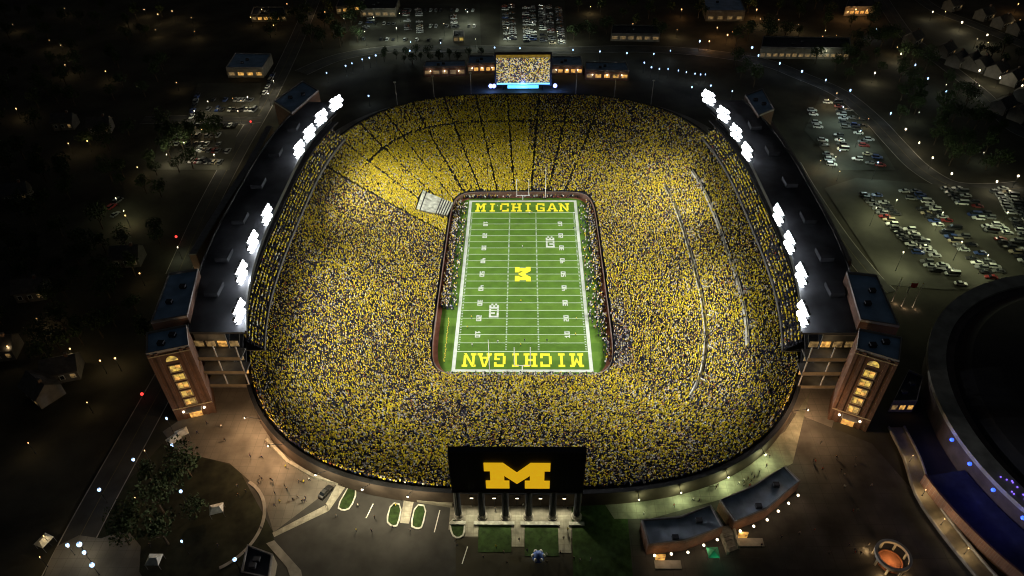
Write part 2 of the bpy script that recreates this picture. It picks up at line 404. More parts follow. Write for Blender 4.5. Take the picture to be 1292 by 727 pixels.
# pale cross walkways in the right-hand stand, with their front walls
def walkway(t0, s0, s1, n=90):
    ss = np.linspace(s0, s1, n); mb = MB(); z = bowl_z(t0)
    a = bowl_xy(t0, ss); b = bowl_xy(t0+.016, ss)
    mb.ribbon(list(zip(*a)), list(zip(*b)), z+.30)
    o = mb.build('walkway', mat('walkway_concrete', (.45, .42, .35), .9, .3, .5), stadium)
    mb = MB(); c = bowl_xy(t0+.017, ss); vs = [(x, y, z+.3) for x, y in zip(*c)]+[(x, y, z+1.35) for x, y in zip(*c)]
    mb.add(vs, [(i, i+1, n+i+1, n+i) for i in range(n-1)]); mb.build('walkway_wall', mat('walkway_concrete', (.3, .28, .24)), stadium)
WALKS = [(.535, 3.42, 4.36), (.745, 3.62, 4.34)]
for t0, s0, s1 in WALKS:
    walkway(t0, s0, s1)
    for s_ in np.arange(s0+.07, s1-.05, .115):
        x, y = bowl_xy(t0+.045, np.array([s_])); x2, y2 = bowl_xy(t0+.09, np.array([s_])); d = Vector((x2[0]-x[0], y2[0]-y[0], 0)).normalized(); n_ = Vector((-d.y, d.x, 0)); c_ = Vector((x[0], y[0], 0)); zb = float(bowl_z(t0))
        for w_ in (-1.3, 1.3):
            a, b = c_+n_*w_-d*1.3, c_+n_*w_+d*1.5; MB().prism([a-n_*.15, b-n_*.15, b+n_*.15, a+n_*.15], zb, zb+2.3).build('portal_wall', mat('walkway_concrete', (.3, .28, .24)), stadium)
# rim lamp poles standing at the edge of the bowl
def person_free(x, y): return True

# ------------------------------------------------------------------ crowd: one mass of fans on the terrace
TUN = [P(533.7, 240.5, 7.5), P(525.4, 264, 7.5), P(564, 272, 4.2), P(571.6, 256, 4.2)]
def in_tunnel(x, y, g=.6):
    c = sum(TUN, Vector())/4; ok = np.ones(len(x), bool)
    for i in range(4):
        a, b = TUN[i], TUN[(i+1) % 4]; cr = (b.x-a.x)*(y-a.y)-(b.y-a.y)*(x-a.x); cc = (b.x-a.x)*(c.y-a.y)-(b.y-a.y)*(c.x-a.x)
        ok &= (cr*np.sign(cc)/math.hypot(b.x-a.x, b.y-a.y) > -g)
    return ok
def crowd():
    px, py, pz, pa, ps, pt = [], [], [], [], [], []
    for k in range(1, NROW-1):
        tm = tt[k]+(tt[k+1]-tt[k])*.55
        ssd = np.linspace(0, 4, 4000); x, y = bowl_xy(tm, ssd); L = np.concatenate([[0], np.cumsum(np.hypot(np.diff(x), np.diff(y)))])
        n = int(L[-1]/.48); pos = (np.arange(n)+.5)*L[-1]/n+rng.uniform(-.13, .13, n)
        s = np.interp(pos, L, ssd); xx, yy = bowl_xy(tm, s)
        perq = L[-1]/4
        da = np.min(np.abs((s[:, None]-np.array(AISLES)[None, :]+2) % 4-2), axis=1)*perq
        vis = ((s > .72) & (s < 1.62)); vis2 = (s > 2.9) & (s < 3.1); keep = (da > .52) | (~vis & ~vis2 & (rng.random(n) < .93)) | (vis & (rng.random(n) < .05)) | (vis2 & (rng.random(n) < .6))
        x2, y2 = bowl_xy(tm, s+.003); ang = np.arctan2(y2-yy, x2-xx)
        ds = s
        for t0, s0, s1 in WALKS:
            sm = np.where(s < 2, s+4, s); keep &= ~((tt[k] > t0-.013) & (tt[k] < t0+.016) & (sm > s0) & (sm < s1) & (rng.random(n) < .88))
        keep &= ~(np.abs(s-1.715)*perq < .75)
        # far cross concourse
        if .708 < tm < .726: keep &= ~((s > .62) & (s < 1.62) & (rng.random(n) < .85))
        # tunnel roof in the far left lower stand
        keep &= ~in_tunnel(xx, yy)
        empt = rng.random(n) < .10; keep &= ~empt
        px.append(xx[keep]); py.append(yy[keep]); pz.append(np.full(keep.sum(), zz[k])); pa.append(ang[keep]); ps.append(s[keep]); pt.append(np.full(keep.sum(), tm))
    px, py, pz, pa, ps, pt = map(np.concatenate, (px, py, pz, pa, ps, pt)); n = len(px)
    px += rng.normal(0, .16, n); py += rng.normal(0, .16, n); pz += np.abs(rng.normal(0, .05, n))
    # clothing: maize, navy, white, grey, dark; more maize in the far left student section
    f = np.full(n, .40)
    student = (ps > .98) & (ps < 1.71)
    f[student] = .86-.35*np.clip((pt[student]-.62)*3, 0, 1)
    block = (ps > .955) & (ps < 1.24) & (pt < .42); f[block] = .95
    near = py < -70; f[near] = .37
    lft = (ps > 1.715) & (ps < 2.55); f[lft] = .31
    edge = pt > .86; f[edge] *= .75
    band = (px > 33) & (px < 39.5) & (py < -20) & (py > -57); f[band] = .05
    dk = ((px+26)/16)**2+((py+84)/7)**2 < 1; f[dk] = .2
    f += .12*np.sin(px*.21+1)*np.sin(py*.17)+.08*np.sin(px*.06+py*.083)
    wt = np.where(band, .22, np.where(near, .085, .05))
    build_crowd('crowd', px, py, pz, pa, f, wt, np.where(student, .42, np.where(band, 0, .2)), 'dense crowd of fans in maize yellow filling the stadium bowl')
    return n
def build_crowd(name, px, py, pz, pa, fm, wtf, shf, label):
    n = len(px)
    # template: legs, torso, head, raised shaker
    def frustum(w0, d0, z0, w1, d1, z1, top):
        v = [(-w0, -d0, z0), (w0, -d0, z0), (w0, d0, z0), (-w0, d0, z0), (-w1, -d1, z1), (w1, -d1, z1), (w1, d1, z1), (-w1, d1, z1)]
        f = [(0, 1, 5), (0, 5, 4), (1, 2, 6), (1, 6, 5), (2, 3, 7), (2, 7, 6), (3, 0, 4), (3, 4, 7)]
        if top: f += [(4, 5, 6), (4, 6, 7)]
        return v, f
    def cone(c, r):
        v = [(c[0]+r, c[1], c[2]-r*.9), (c[0], c[1]+r, c[2]-r*.9), (c[0]-r, c[1], c[2]-r*.9), (c[0], c[1]-r, c[2]-r*.9), (c[0], c[1], c[2]+r*1.1)]
        return v, [(0, 1, 4), (1, 2, 4), (2, 3, 4), (3, 0, 4)]
    def tri_legs():
        v = [(-.19, -.1, 0), (.19, -.1, 0), (0, .14, 0), (-.2, -.12, .85), (.2, -.12, .85), (0, .15, .85)]
        return v, [(0, 1, 4), (0, 4, 3), (1, 2, 5), (1, 5, 4), (2, 0, 3), (2, 3, 5)]
    def octa(c, r):
        v = [(c[0]+r, c[1], c[2]), (c[0], c[1]+r, c[2]), (c[0]-r, c[1], c[2]), (c[0], c[1]-r, c[2]), (c[0], c[1], c[2]+r*1.25), (c[0], c[1], c[2]-r*1.25)]
        return v, [(0, 1, 4), (1, 2, 4), (2, 3, 4), (3, 0, 4), (1, 0, 5), (2, 1, 5), (3, 2, 5), (0, 3, 5)]
    V, Fc, part = [], [], []
    for pi, (v, f) in enumerate([tri_legs(), frustum(.18, .13, .8, .23, .15, 1.42, True), cone((0, 0, 1.58), .16), octa((.24, -.12, 1.74), .18)]):
        o = len(V); V += v; Fc += [tuple(o+i for i in t) for t in f]; part += [pi]*len(f)
    V = np.array(V); Fc = np.array(Fc); part = np.array(part)
    V3, F3 = V[:19], Fc[part < 3]
    r_ = rng.random(n); shirt = np.zeros((n, 3))
    pal = np.array([(.016, .02, .055), (.02, .02, .022), (.55, .52, .45), (.2, .19, .17), (.05, .09, .16), (.35, .08, .04), (.3, .17, .05)])
    w = np.array([.39, .36, .07, .04, .04, .02, .08]); w /= w.sum()
    ci = rng.choice(len(pal), n, p=w); shirt[:] = pal[ci]
    mz = r_ < fm; br = rng.uniform(.5, 1.25, n)
    shirt[mz] = (np.array([(.80, .635, .03)])*br[mz, None])
    wt = rng.random(n) < wtf; shirt[wt] = (.66, .64, .58)
    skin = np.array([(.42, .26, .17), (.36, .21, .13), (.05, .035, .025), (.75, .55, .03), (.015, .02, .05), (.09, .055, .03)])
    head = skin[rng.choice(6, n, p=[.10, .08, .30, .20, .20, .12])]
    legs = np.array([(.02, .025, .05), (.03, .03, .03), (.12, .1, .07)])[rng.choice(3, n)]
    shk = rng.random(n) < shf
    sc = rng.uniform(.93, 1.08, n)
    ca, sa = np.cos(pa), np.sin(pa)
    def expand(idx, Vt, Ft):
        k = len(idx); x = Vt[None, :, 0]*sc[idx, None]; y = Vt[None, :, 1]*sc[idx, None]; z = Vt[None, :, 2]*sc[idx, None]
        X = px[idx, None]+x*ca[idx, None]-y*sa[idx, None]; Y = py[idx, None]+x*sa[idx, None]+y*ca[idx, None]; Z = pz[idx, None]+z
        co = np.stack([X, Y, Z], -1).reshape(-1, 3)
        fa = (Ft[None]+np.arange(k)[:, None, None]*len(Vt)).reshape(-1, 3); return co, fa
    co1, fa1 = expand(np.arange(n), V3, F3)
    cols = np.stack([legs, shirt, head], 1)[:, part[part < 3], :].reshape(-1, 3)
    idx = np.nonzero(shk)[0]; Vs = V[19:]; Fs = Fc[part == 3]-19
    co2, fa2 = expand(idx, Vs, Fs); shc = np.repeat(np.where((rng.random(len(idx)) < .88)[:, None], np.array([[.82, .66, .035]]), np.array([[.6, .6, .55]]))*rng.uniform(.7, 1.1, len(idx))[:, None], len(Fs), axis=0)
    co = np.concatenate([co1, co2]).astype(np.float32); fa = np.concatenate([fa1, fa2+len(co1)]).astype(np.int32); cl = np.concatenate([cols, shc])
    me = bpy.data.meshes.new('crowd'); me.vertices.add(len(co)); me.vertices.foreach_set('co', co.ravel())
    me.loops.add(fa.size); me.loops.foreach_set('vertex_index', fa.ravel())
    me.polygons.add(len(fa)); me.polygons.foreach_set('loop_start', np.arange(0, fa.size, 3, dtype=np.int32))
    me.update(calc_edges=True)
    at = me.attributes.new('cloth', 'FLOAT_COLOR', 'FACE'); at.data.foreach_set('color', np.concatenate([cl, np.ones((len(cl), 1))], 1).astype(np.float32).ravel())
    mt = bpy.data.materials.new('crowd_cloth'); mt.use_nodes = True; nt = mt.node_tree; b = nt.nodes['Principled BSDF']; b.inputs['Roughness'].default_value = .9; b.inputs['Specular IOR Level'].default_value = .1
    a = nt.nodes.new('ShaderNodeAttribute'); a.attribute_name = 'cloth'; nt.links.new(a.outputs['Color'], b.inputs['Base Color'])
    me.materials.append(mt)
    o = link(name, me); tag(o, label, 'crowd', kind='stuff')
N_FANS = crowd()

# ------------------------------------------------------------------ side stands: suite blocks, pavilions, floodlight banks
def xfront(y): return 92.8-7.0*(abs(y)/73.0)**3
SIDE = {-1: 'left', 1: 'right'}
def strip_solid(name, sx, d0, d1, z0, z1, ys, material, parent, mat2=None):
    """solid swept along the curved front line between offsets d0 and d1"""
    vs = []
    for y in ys:
        for d, z in ((d0, z0), (d1, z0), (d1, z1), (d0, z1)): vs.append((sx*(xfront(y)+d), y, z))
    fs = []
    for j in range(len(ys)-1):
        for k in range(4):
            q = (4*j+k, 4*j+(k+1) % 4, 4*j+4+(k+1) % 4, 4*j+4+k); fs.append(q if sx < 0 else q[::-1])
    e = 4*(len(ys)-1); fs += [(0, 1, 2, 3), (e+3, e+2, e+1, e)]
    mb = MB().add(vs, fs); return mb.build(name, material, parent)
ROOFZ = 41.0
WARMPT = (1, .72, .38)
def suite_block(sx):
    y0, y1 = -79.0, 76.0; ys = np.linspace(y0, y1, 40)
    t = thing('suite_building', f'long dark-roofed suite building along the {SIDE[sx]} stand', 'building', (sx*104, 0, ZG))
    strip_solid('wall', sx, 6, 15.5, ZG-.5, ROOFZ-.2, ys, CONCD, t)
    strip_solid('roof', sx, -.5, 16.5, ROOFZ, ROOFZ+.7, ys, GREYROOF, t)
    strip_solid('roof_edge', sx, -1.1, -.55, ROOFZ-.4, ROOFZ+1.3, ys, mat('pale_fascia', (.02, .024, .03), .6, .1, 1), t)
    strip_solid('roof_edge', sx, 16.55, 17.0, ROOFZ-.4, ROOFZ+1.2, ys, CONCD, t)
    for k, z in enumerate((27.5, 32.0, 36.5)):
        strip_solid('glass_front', sx, 5.7, 5.95, z, z+3.2, np.linspace(y0+1, y1-1, 40), GLASS, t)
        strip_solid('balcony', sx, 2.6, 5.6, z-.7, z-.25, np.linspace(y0+.5, y1-.5, 40), AISLE, t)
    # cantilevered club terrace in front of the glass
    yc = np.linspace(-71, 69, 40); vs = []
    for k in range(6):
        for d, z in ((-3+.9*k, 26.5+.72*k), (-3+.9*(k+1), 26.5+.72*k)): vs += [(sx*(xfront(y)+d), y, z) for y in yc]
    nn = len(yc); fs = [((j)*nn+i, (j)*nn+i+1, (j+1)*nn+i+1, (j+1)*nn+i) for j in range(11) for i in range(nn-1)]
    MB().add(vs, fs).build('club_terrace', TURFT, t)
    strip_solid('club_front_wall', sx, -3.25, -3.02, 25.6, 26.7, yc, CONCD, t)
    strip_solid('club_soffit', sx, -3, 5, 25.6, 26.0, yc, CONCD, t)
    # raised roof plant
    for y in (-60, -42, -20, 4, 28, 50):
        h = thing  # plant boxes sit on the roof
        MB().box(-2.2, 2.2, -3, 3, 0, 1.6).build('roof_unit', GREYROOF, t, world=False).location = (sx*(xfront(y)+10)-sx*104, y, ROOFZ+.7-ZG)
    # near end: three lit galleries one above the other
    xa, xb = xfront(y0)+1.0, xfront(y0)+15.0
    for k, z in enumerate((23.0, 29.0, 35.0)):
        fl = MB().box(min(sx*xa, sx*xb), max(sx*xa, sx*xb), y0-5.0, y0-.05, z-.5, z).build('gallery_floor', CONCD, t)
        MB().box(min(sx*xa, sx*xb), max(sx*xa, sx*xb), y0-5.1, y0-5.0, z, z+1.1).build('gallery_parapet', mat('gallery_stone', (.16, .13, .09), .9, .2, .6), fl)
        for j in range(4):
            x = xa+1.6+j*3.6
            MB().box(min(sx*x, sx*(x+2.7)), max(sx*x, sx*(x+2.7)), y0-.25, y0-.06, z+.9, z+3.1).build('gallery_window', WIND if (j+k) % 3 else WINO, fl)
        lamp_light('gallery_light', 'POINT', 130, WARMPT, (sx*(xa+xb)/2-sx*104, y0-2.6, z+3.4-ZG), t, .3)
        for x in (xa+.3, (xa+xb)/2, xb-.3):
            MB().tube((sx*x, y0-4.8, z), (sx*x, y0-4.8, z+5.5), .22).build('gallery_post', CONC, fl)
    return t
for sx in (-1, 1): suite_block(sx)

def window_stack(t, a, b, zt, z0, nwin, arch=True):
    """a column of lit windows in the face running from a to b"""
    a = Vector(a); b = Vector(b); d = (b-a); d.z = 0; L = d.length; d.normalize(); n = Vector((d.y, -d.x, 0))
    M = Matrix(((d.x, n.x, 0, a.x), (d.y, n.y, 0, a.y), (0, 0, 1, 0), (0, 0, 0, 1)))   # local x along face, y outward
    c = L*.5; w = L*.125
    hz = (zt-5.0-(z0+6.0))/nwin
    for k in range(nwin):
        zb = z0+6.0+k*hz
        fr = MB()
        for x0, x1, p, q in ((c-w-.3, c+w+.3, zb-.3, zb), (c-w-.3, c+w+.3, zb+hz*.66, zb+hz*.66+.3), (c-w-.3, c-w, zb, zb+hz*.66), (c+w, c+w+.3, zb, zb+hz*.66)):
            fr.box(x0, x1, 0.02, .3, p, q, M=M)
        f = fr.build('window', mat('stone_trim', (.32, .25, .15), .9, .2, .7), t)
        for i in range(2):
            for j in range(2):
                x0 = c-w+i*w+.04; zz0 = zb+j*hz*.33+.04
                MB().box(x0, x0+w-.1, .03, .1, zz0, zz0+hz*.33-.08, M=M).build('pane', WINY if (i+j+k) % 3 else WINO, f)
    if arch:
        pts = [M @ Vector((c+math.cos(q)*(w+.2), .03, zt-4.4+math.sin(q)*1.9)) for q in np.linspace(0, math.pi, 11)]
        fill_poly(pts, 'arched_window', WINY, t, M.to_3x3() @ Vector((0, .1, 0)))
    MB().box(c-w*1.25, c+w*1.25, .03, .15, z0, z0+3.6, M=M).build('entrance', WINO, t)
    MB().box(c-w*1.6, c+w*1.6, .03, 1.6, z0+3.7, z0+4.2, M=M).build('canopy', CONC, t)
    for s in (-1, 1):
        p_ = M @ Vector((c+s*w*2.1, .45, z0+3.6)); MB().ball(p_, .38, 8).build('wall_lamp', LAMPN, t)
        lamp_light('wall_lamp_light', 'POINT', 60, (1, .75, .42), M @ Vector((c+s*w*2.1, 1.6, z0+3.4))-Vector(t.location), t, .3)
    # brick pilasters, stone bands
    for x in (0, c-w*2.6, c+w*2.6-.9, L-.9):
        MB().box(x, x+.9, .0, .28, z0, zt-.4, M=M).build('pilaster', DBRICK, t)
    for z in (z0+5.0, zt-1.6):
        MB().box(.05, L-.05, .02, .34, z, z+.4, M=M).build('stone_band', mat('stone_trim', (.3, .24, .15)), t)
    return M
def pavilion(label, corners, zt, face=None, nwin=5, roofm=BLUEROOF):
    pts = [P(u, v, zt) for u, v in corners]; c = sum(pts, Vector())/len(pts)
    t = thing('brick_pavilion', label, 'building', (c.x, c.y, ZG))
    poly = [(p_.x, p_.y) for p_ in pts]
    MB().prism(poly, ZG-.5, zt-.6, top=False).build('wall', DBRICK, t)
    ins = [(c.x+(x-c.x)*.95, c.y+(y-c.y)*.95) for x, y in poly]
    MB().prism(ins, zt-1.2, zt-.45).build('roof', roofm, t)
    par = MB(); n = len(poly)
    for i in range(n):
        j = (i+1) % n; par.prism([poly[i], poly[j], ins[j], ins[i]], zt-.6, zt+.25, bottom=True)
    par.build('parapet', mat('parapet_stone', (.26, .24, .23), .9, .2, .6), t)
    for k in range(2):
        q = Vector((c.x, c.y, 0)).lerp(Vector((ins[k*2][0], ins[k*2][1], 0)), .3)
        MB().box(q.x-.9, q.x+.9, q.y-.7, q.y+.7, zt-.45, zt+.7).build('roof_vent', GREYROOF, t)
    if face is not None:
        a, b = pts[face], pts[(face+1) % n]
        if a.x > b.x: a, b = b, a
        window_stack(t, a, b, zt, ZG, nwin)
    return t
pavilion('brick tower with blue roof and lit window column beside the left stand', [(184, 447), (238, 436), (235, 410), (185, 420)], 47, 0)
pavilion('long blue-roofed brick block behind the left tower', [(190, 407), (236, 399), (250, 339), (213, 345)], 45)
pavilion('brick tower with blue roof and lit window column beside the right stand', [(1081, 440), (1135, 456), (1138, 426), (1084, 415)], 48, 0)
pavilion('long blue-roofed brick block behind the right tower', [(1086, 404), (1135, 412), (1106, 347), (1068, 343)], 46)
pavilion('blue-roofed brick block at the far end of the left stand', [(345, 128), (368, 143), (402, 114), (382, 102)], 43)
pavilion('blue-roofed brick block at the far end of the right stand', [(940, 120), (957, 146), (977, 138), (962, 112)], 43)
def outer_wall(label, pts, z):
    q = [P(u, v, z) for u, v in pts]; t = thing('brick_perimeter_wall', label, 'wall', (q[0].x, q[0].y, ZG))
    L, Rr = path_ribbon(smooth_pts(q, 4), 2.6)
    for i in range(len(L)-1):
        if i % 2: continue
        j = min(i+2, len(L)-1)
        MB().prism([L[i], L[j], Rr[j], Rr[i]], ZG-.5, z).build('wall_bay', BRICK, t)
        MB().prism([L[i]*1.001, L[j]*1.001, Rr[j]*.999, Rr[i]*.999], z+.01, z+.5, bottom=True).build('coping', mat('parapet_stone', (.26, .24, .23)), t)
outer_wall('curved brick outer wall beyond the left suite building', [(243, 322), (262, 290), (285, 253), (312, 212), (340, 160)], 31)
outer_wall('curved brick outer wall beyond the right suite building', [(1070, 330), (1048, 285), (1022, 238), (998, 196), (968, 150)], 31)

LB = [(423, 130), (404, 148), (389, 168), (376, 188), (335, 271), (317, 305), (303, 344), (300, 393), (895, 123), (914, 144), (930, 167), (944, 191), (984, 271), (998, 306), (1013, 347), (1015, 396)]
lens_me = None
ORD = ['farthest', 'second farthest', 'third farthest', 'fourth farthest', 'fourth nearest', 'third nearest', 'second nearest', 'nearest']
for k, (u, v) in enumerate(LB):
    p_ = P(u, v, 45.0); sx = -1 if k < 8 else 1; i = k % 8
    t = thing('floodlight_bank', f'{ORD[i]} of eight blazing white floodlight banks on the {SIDE[sx]} stand roof', 'floodlight', (p_.x, p_.y, ROOFZ), 0, 'floodlight banks on the stand roofs')
    aim = Vector((sx*8, p_.y*.35 if p_.y > 0 else p_.y*.9-6, 0))
    n = (aim-p_).normalized(); nh = Vector((n.x, n.y, 0)).normalized(); hz = Vector((-nh.y, nh.x, 0)); up = Vector((0, 0, 1))
    mast = MB()
    for s in (-2.6, 2.6):
        b_ = hz*s; mast.tube((b_.x, b_.y, .6), (b_.x, b_.y, 6.4), .16)
    mast.build('mast', STEEL, t, world=False)
    fr = MB()
    for r_ in range(3): fr.tube(hz*-4+up*(2.0+r_*2.15), hz*4+up*(2.0+r_*2.15), .1, n=6)
    fr.build('crossarm', STEEL, t, world=False)
    if lens_me is None:
        lm = MB(); lm.lathe([(.50, -.45), (.62, 0)], 12, mi=1); lm.lathe([(.62, 0), (.58, .22), (.4, .45), (.1, .55)], 12); lens_me = lm.mesh('lamp', [LAMPW, DARKMETAL], True)
    rot = n.to_track_quat('Z', 'Y').to_euler()
    for r_, cnt in enumerate((3, 4, 3)):
        for c_ in range(cnt):
            o = link('lamp', lens_me, t); o.location = hz*((c_-(cnt-1)/2)*2.3)+up*(2.0+r_*2.15)+nh*.3; o.rotation_euler = rot; o.scale = (1.65, 1.65, 1.65)
    pl = Vector((0, 0, 4.1))+nh*1.6
    d = lamp_light('floodlight_beam', 'SPOT', FLOOD_W, (.97, .98, 1.0), pl, t, 1.6, pl+(aim-p_), R(104), 1.0)
    lamp_light('floodlight_spill', 'POINT', 30, (.9, .95, 1), Vector((0, 0, 5.0))-nh*1.5, t, 1.5)

# ------------------------------------------------------------------ near scoreboard (seen from behind)
BY = -126.2
sb = thing('scoreboard', 'tall dark scoreboard back with a yellow block M on six columns', 'scoreboard', (-1, BY, ZG))
BX0, BX1, BZ0, BZ1 = -17.6, 15.5, 32.0, 48.2
MB().box(BX0, BX1, BY-1.5, BY-.3, BZ0, BZ1).build('panel', NAVY, sb)
fr = MB()
for a in (((BX0-.25, BX1+.25), (BZ1+.01, BZ1+.5)), ((BX0-.25, BX1+.25), (BZ0-.5, BZ0-.01))): fr.box(*a[0], BY-1.7, BY-.1, *a[1])
for x in (BX0-.25, BX1+.01): fr.box(x, x+.24, BY-1.7, BY-.1, BZ0, BZ1)
fr.build('frame', mat('frame_metal', (.02, .02, .03), .5, .2, 1), sb)
for i in range(1, 8):
    x = BX0+(BX1-BX0)*i/8; MB().box(x-.04, x+.04, BY-1.53, BY-1.5, BZ0, BZ1).build('panel_seam', DARKMETAL, sb)
lw, lh = 16.4, 10.4; lx = (BX0+BX1)/2-lw/2; lz = BZ1-3.9
fill_poly([(lx+x*lw, BY-1.62, lz-y*lh) for x, y in BM], 'block_logo', mat('lit_maize_sign', (.85, .6, .02), .6, .1, .6, emit=(1, .56, .012), es=.62), sb, Vector((0, -.3, 0)))
for x in (-17.0, -10.6, -4.3, 1.9, 8.3, 14.8):
    cb = MB(); nfl = 24; pr = []
    for z, r_ in ((1.6, .98), (7, .93), (13.0, .88)):
        pr.append([(x+(r_-(.07 if k % 2 else 0))*math.cos(2*math.pi*k/nfl), BY+(r_-(.07 if k % 2 else 0))*math.sin(2*math.pi*k/nfl), ZG+z) for k in range(nfl)])
    cb.add(sum(pr, []), [(j*nfl+k, j*nfl+(k+1) % nfl, (j+1)*nfl+(k+1) % nfl, (j+1)*nfl+k) for j in range(2) for k in range(nfl)])
    c = cb.build('column', mat('column_stone', (.06, .063, .062), .8, .2, .7), sb)
    MB().lathe([(1.5, 0), (1.5, .55), (1.25, .6), (1.2, 1.1), (1.02, 1.62), (.6, 1.63)], 20, (x, BY, ZG+.02)).build('column_base', CONC, c)
    MB().lathe([(.9, 12.95), (1.2, 13.3), (1.2, 13.48), (.2, 13.49)], 20, (x, BY, ZG)).build('column_capital', CONC, c)

# ------------------------------------------------------------------ far scoreboard with its picture
def screen_material():
    mt = bpy.data.materials.new('screen_picture'); mt.use_nodes = True; nt = mt.node_tree; b = nt.nodes['Principled BSDF']
    b.inputs['Base Color'].default_value = (.01, .01, .01, 1); b.inputs['Roughness'].default_value = .4
    tc = nt.nodes.new('ShaderNodeTexCoord'); vo = nt.nodes.new('ShaderNodeTexVoronoi'); vo.inputs['Scale'].default_value = 1.9
    nt.links.new(tc.outputs['Object'], vo.inputs['Vector'])
    sep = nt.nodes.new('ShaderNodeSeparateColor'); nt.links.new(vo.outputs['Color'], sep.inputs[0])
    rp = nt.nodes.new('ShaderNodeValToRGB'); rp.color_ramp.interpolation = 'CONSTANT'
    e = rp.color_ramp.elements; e[0].color = (.01, .012, .03, 1); e[1].position = .34; e[1].color = (.75, .55, .06, 1)
    for p_, c in ((.55, (.8, .75, .6, 1)), (.68, (.05, .04, .05, 1)), (.80, (.35, .12, .08, 1)), (.86, (.9, .8, .3, 1)), (.94, (.1, .16, .35, 1))):
        q = e.new(p_); q.color = c
    nt.links.new(sep.outputs[0], rp.inputs['Fac'])
    nt.links.new(rp.outputs['Color'], b.inputs['Emission Color']); b.inputs['Emission Strength'].default_value = .8
    mt.cycles.emission_sampling = 'NONE'; return mt
FY = 138.5
fs_ = thing('video_scoreboard', 'bright video scoreboard with blue light strip at the far end', 'scoreboard', (0, FY, ZG))
MB().box(-15.4, 15.6, FY+.3, FY+3, 20.5, 38.6).build('housing', NAVY, fs_)
MB().box(-14.4, 14.6, FY, FY+.28, 22.6, 36.6).build('screen', screen_material(), fs_)
MB().box(-14.4, 14.6, FY, FY+.28, 36.8, 38.2).build('header_sign', mat('dim_maize_sign', (.3, .2, .03), .6, .4, .6, emit=(1, .6, .05), es=.12), fs_)
MB().box(-14.4, 14.6, FY-.1, FY+.28, 21.6, 22.4).build('light_strip', mat('cyan_strip', (.4, .6, .8), .4, 0, 1, emit=(.25, .75, 1), es=1.3), fs_)
MB().box(-8.5, 8.5, FY-.6, FY+.2, 19.6, 21.0).build('light_strip', mat('blue_strip', (.3, .5, .8), .4, 0, 1, emit=(.10, .55, 1), es=2.2), fs_)
for x in (-17.8, -15.9, 17.6):
    MB().ball((x, FY-.5, 21.0), 1.15, 10).build('blue_floodlight', mat('blue_flood', (.4, .4, .9), .4, 0, 1, emit=(.28, .36, 1), es=4), fs_)
for x in (-11, -4, 4, 11): MB().tube((x, FY+1.6, ZG), (x, FY+1.6, 20.5), .5).build('leg', DARKMETAL, fs_)
for x in (-17, 0, 17): lamp_light('blue_flood_light', 'POINT', 2500, (.12, .3, 1), (x, -3.0, 3.2), fs_, .8)

# ------------------------------------------------------------------ paving, lots, roads, lawns (sheets one above the other)
def pp(*l): return [P(u, v) for u, v in l]
ringx, ringy = curve(_out, SS)
cm = MB(); zc = nextz()
cm.add([(ringx[i]*1.0125, ringy[i]*1.0125, zc) for i in range(NS)]+[(ringx[i]*1.13, ringy[i]*1.09, zc) for i in range(NS)], [(i, NS+i, NS+(i+1) % NS, (i+1) % NS) for i in range(NS)])
tag(cm.build('stadium_concourse', PAVE), kind='structure')
sheet('near_car_park', [pp((330, 590), (450, 600), (575, 636), (575, 745), (200, 745), (260, 660))], nextz(), ASPH)
sheet('garden', [pp((60, 745), (150, 620), (205, 560), (300, 590), (345, 672), (350, 745))], nextz(), mat('dark_shrub_ground', (.02, .022, .012), .95, .6, .3, .5))
sheet('plaza', [pp((205, 545), (300, 480), (345, 560), (432, 606), (345, 672), (330, 620), (290, 585), (225, 570))], nextz(), PAVE)
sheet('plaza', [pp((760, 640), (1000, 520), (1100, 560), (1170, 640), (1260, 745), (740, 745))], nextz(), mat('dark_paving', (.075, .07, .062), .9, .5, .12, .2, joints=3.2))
sheet('scoreboard_court', [[(-19.5, -130.2), (17.5, -130.2), (17.5, -121.8), (-19.5, -121.8)]], nextz(), mat('court_paving', (.27, .25, .21), .9, .35, .5, .2, joints=1.5))
for q in (pp((587.6, 650), (603.5, 650), (603, 677), (587, 677)), pp((646, 650), (661.5, 650), (661.5, 690), (645.5, 690)), pp((704, 650), (719.5, 650), (721, 698), (705, 698))):
    sheet('walkway', [q], nextz(), PATH)
for q in (pp((604, 661), (645, 661), (645, 697), (603, 697)), pp((662, 661), (704, 661), (705, 702), (662, 702)), pp((721, 640), (790, 632), (800, 745), (724, 745))):
    sheet('lawn', [q], nextz(), GRASS)
sheet('footpath', [pp((428.7, 604.8), (441.3, 607), (415, 645), (346, 678), (343.7, 672.6), (410, 638))], nextz(), PATH)
sheet('footpath', [pp((510, 629), (523, 629), (516, 661), (504.5, 660))], nextz(), PATH)
sheet('footpath', [pp((336, 686), (346, 682), (380, 720), (384, 745), (372, 745), (362, 716))], nextz(), CONC)
for a, b in (((471, 636), (462, 654)), ((555, 644), (548, 672)), ((590, 690), (583, 712))):
    L, Rr = path_ribbon(pp(a, b), .25); tag(MB().ribbon(L, Rr, nextz()).build('parking_line', WHITE), kind='structure')
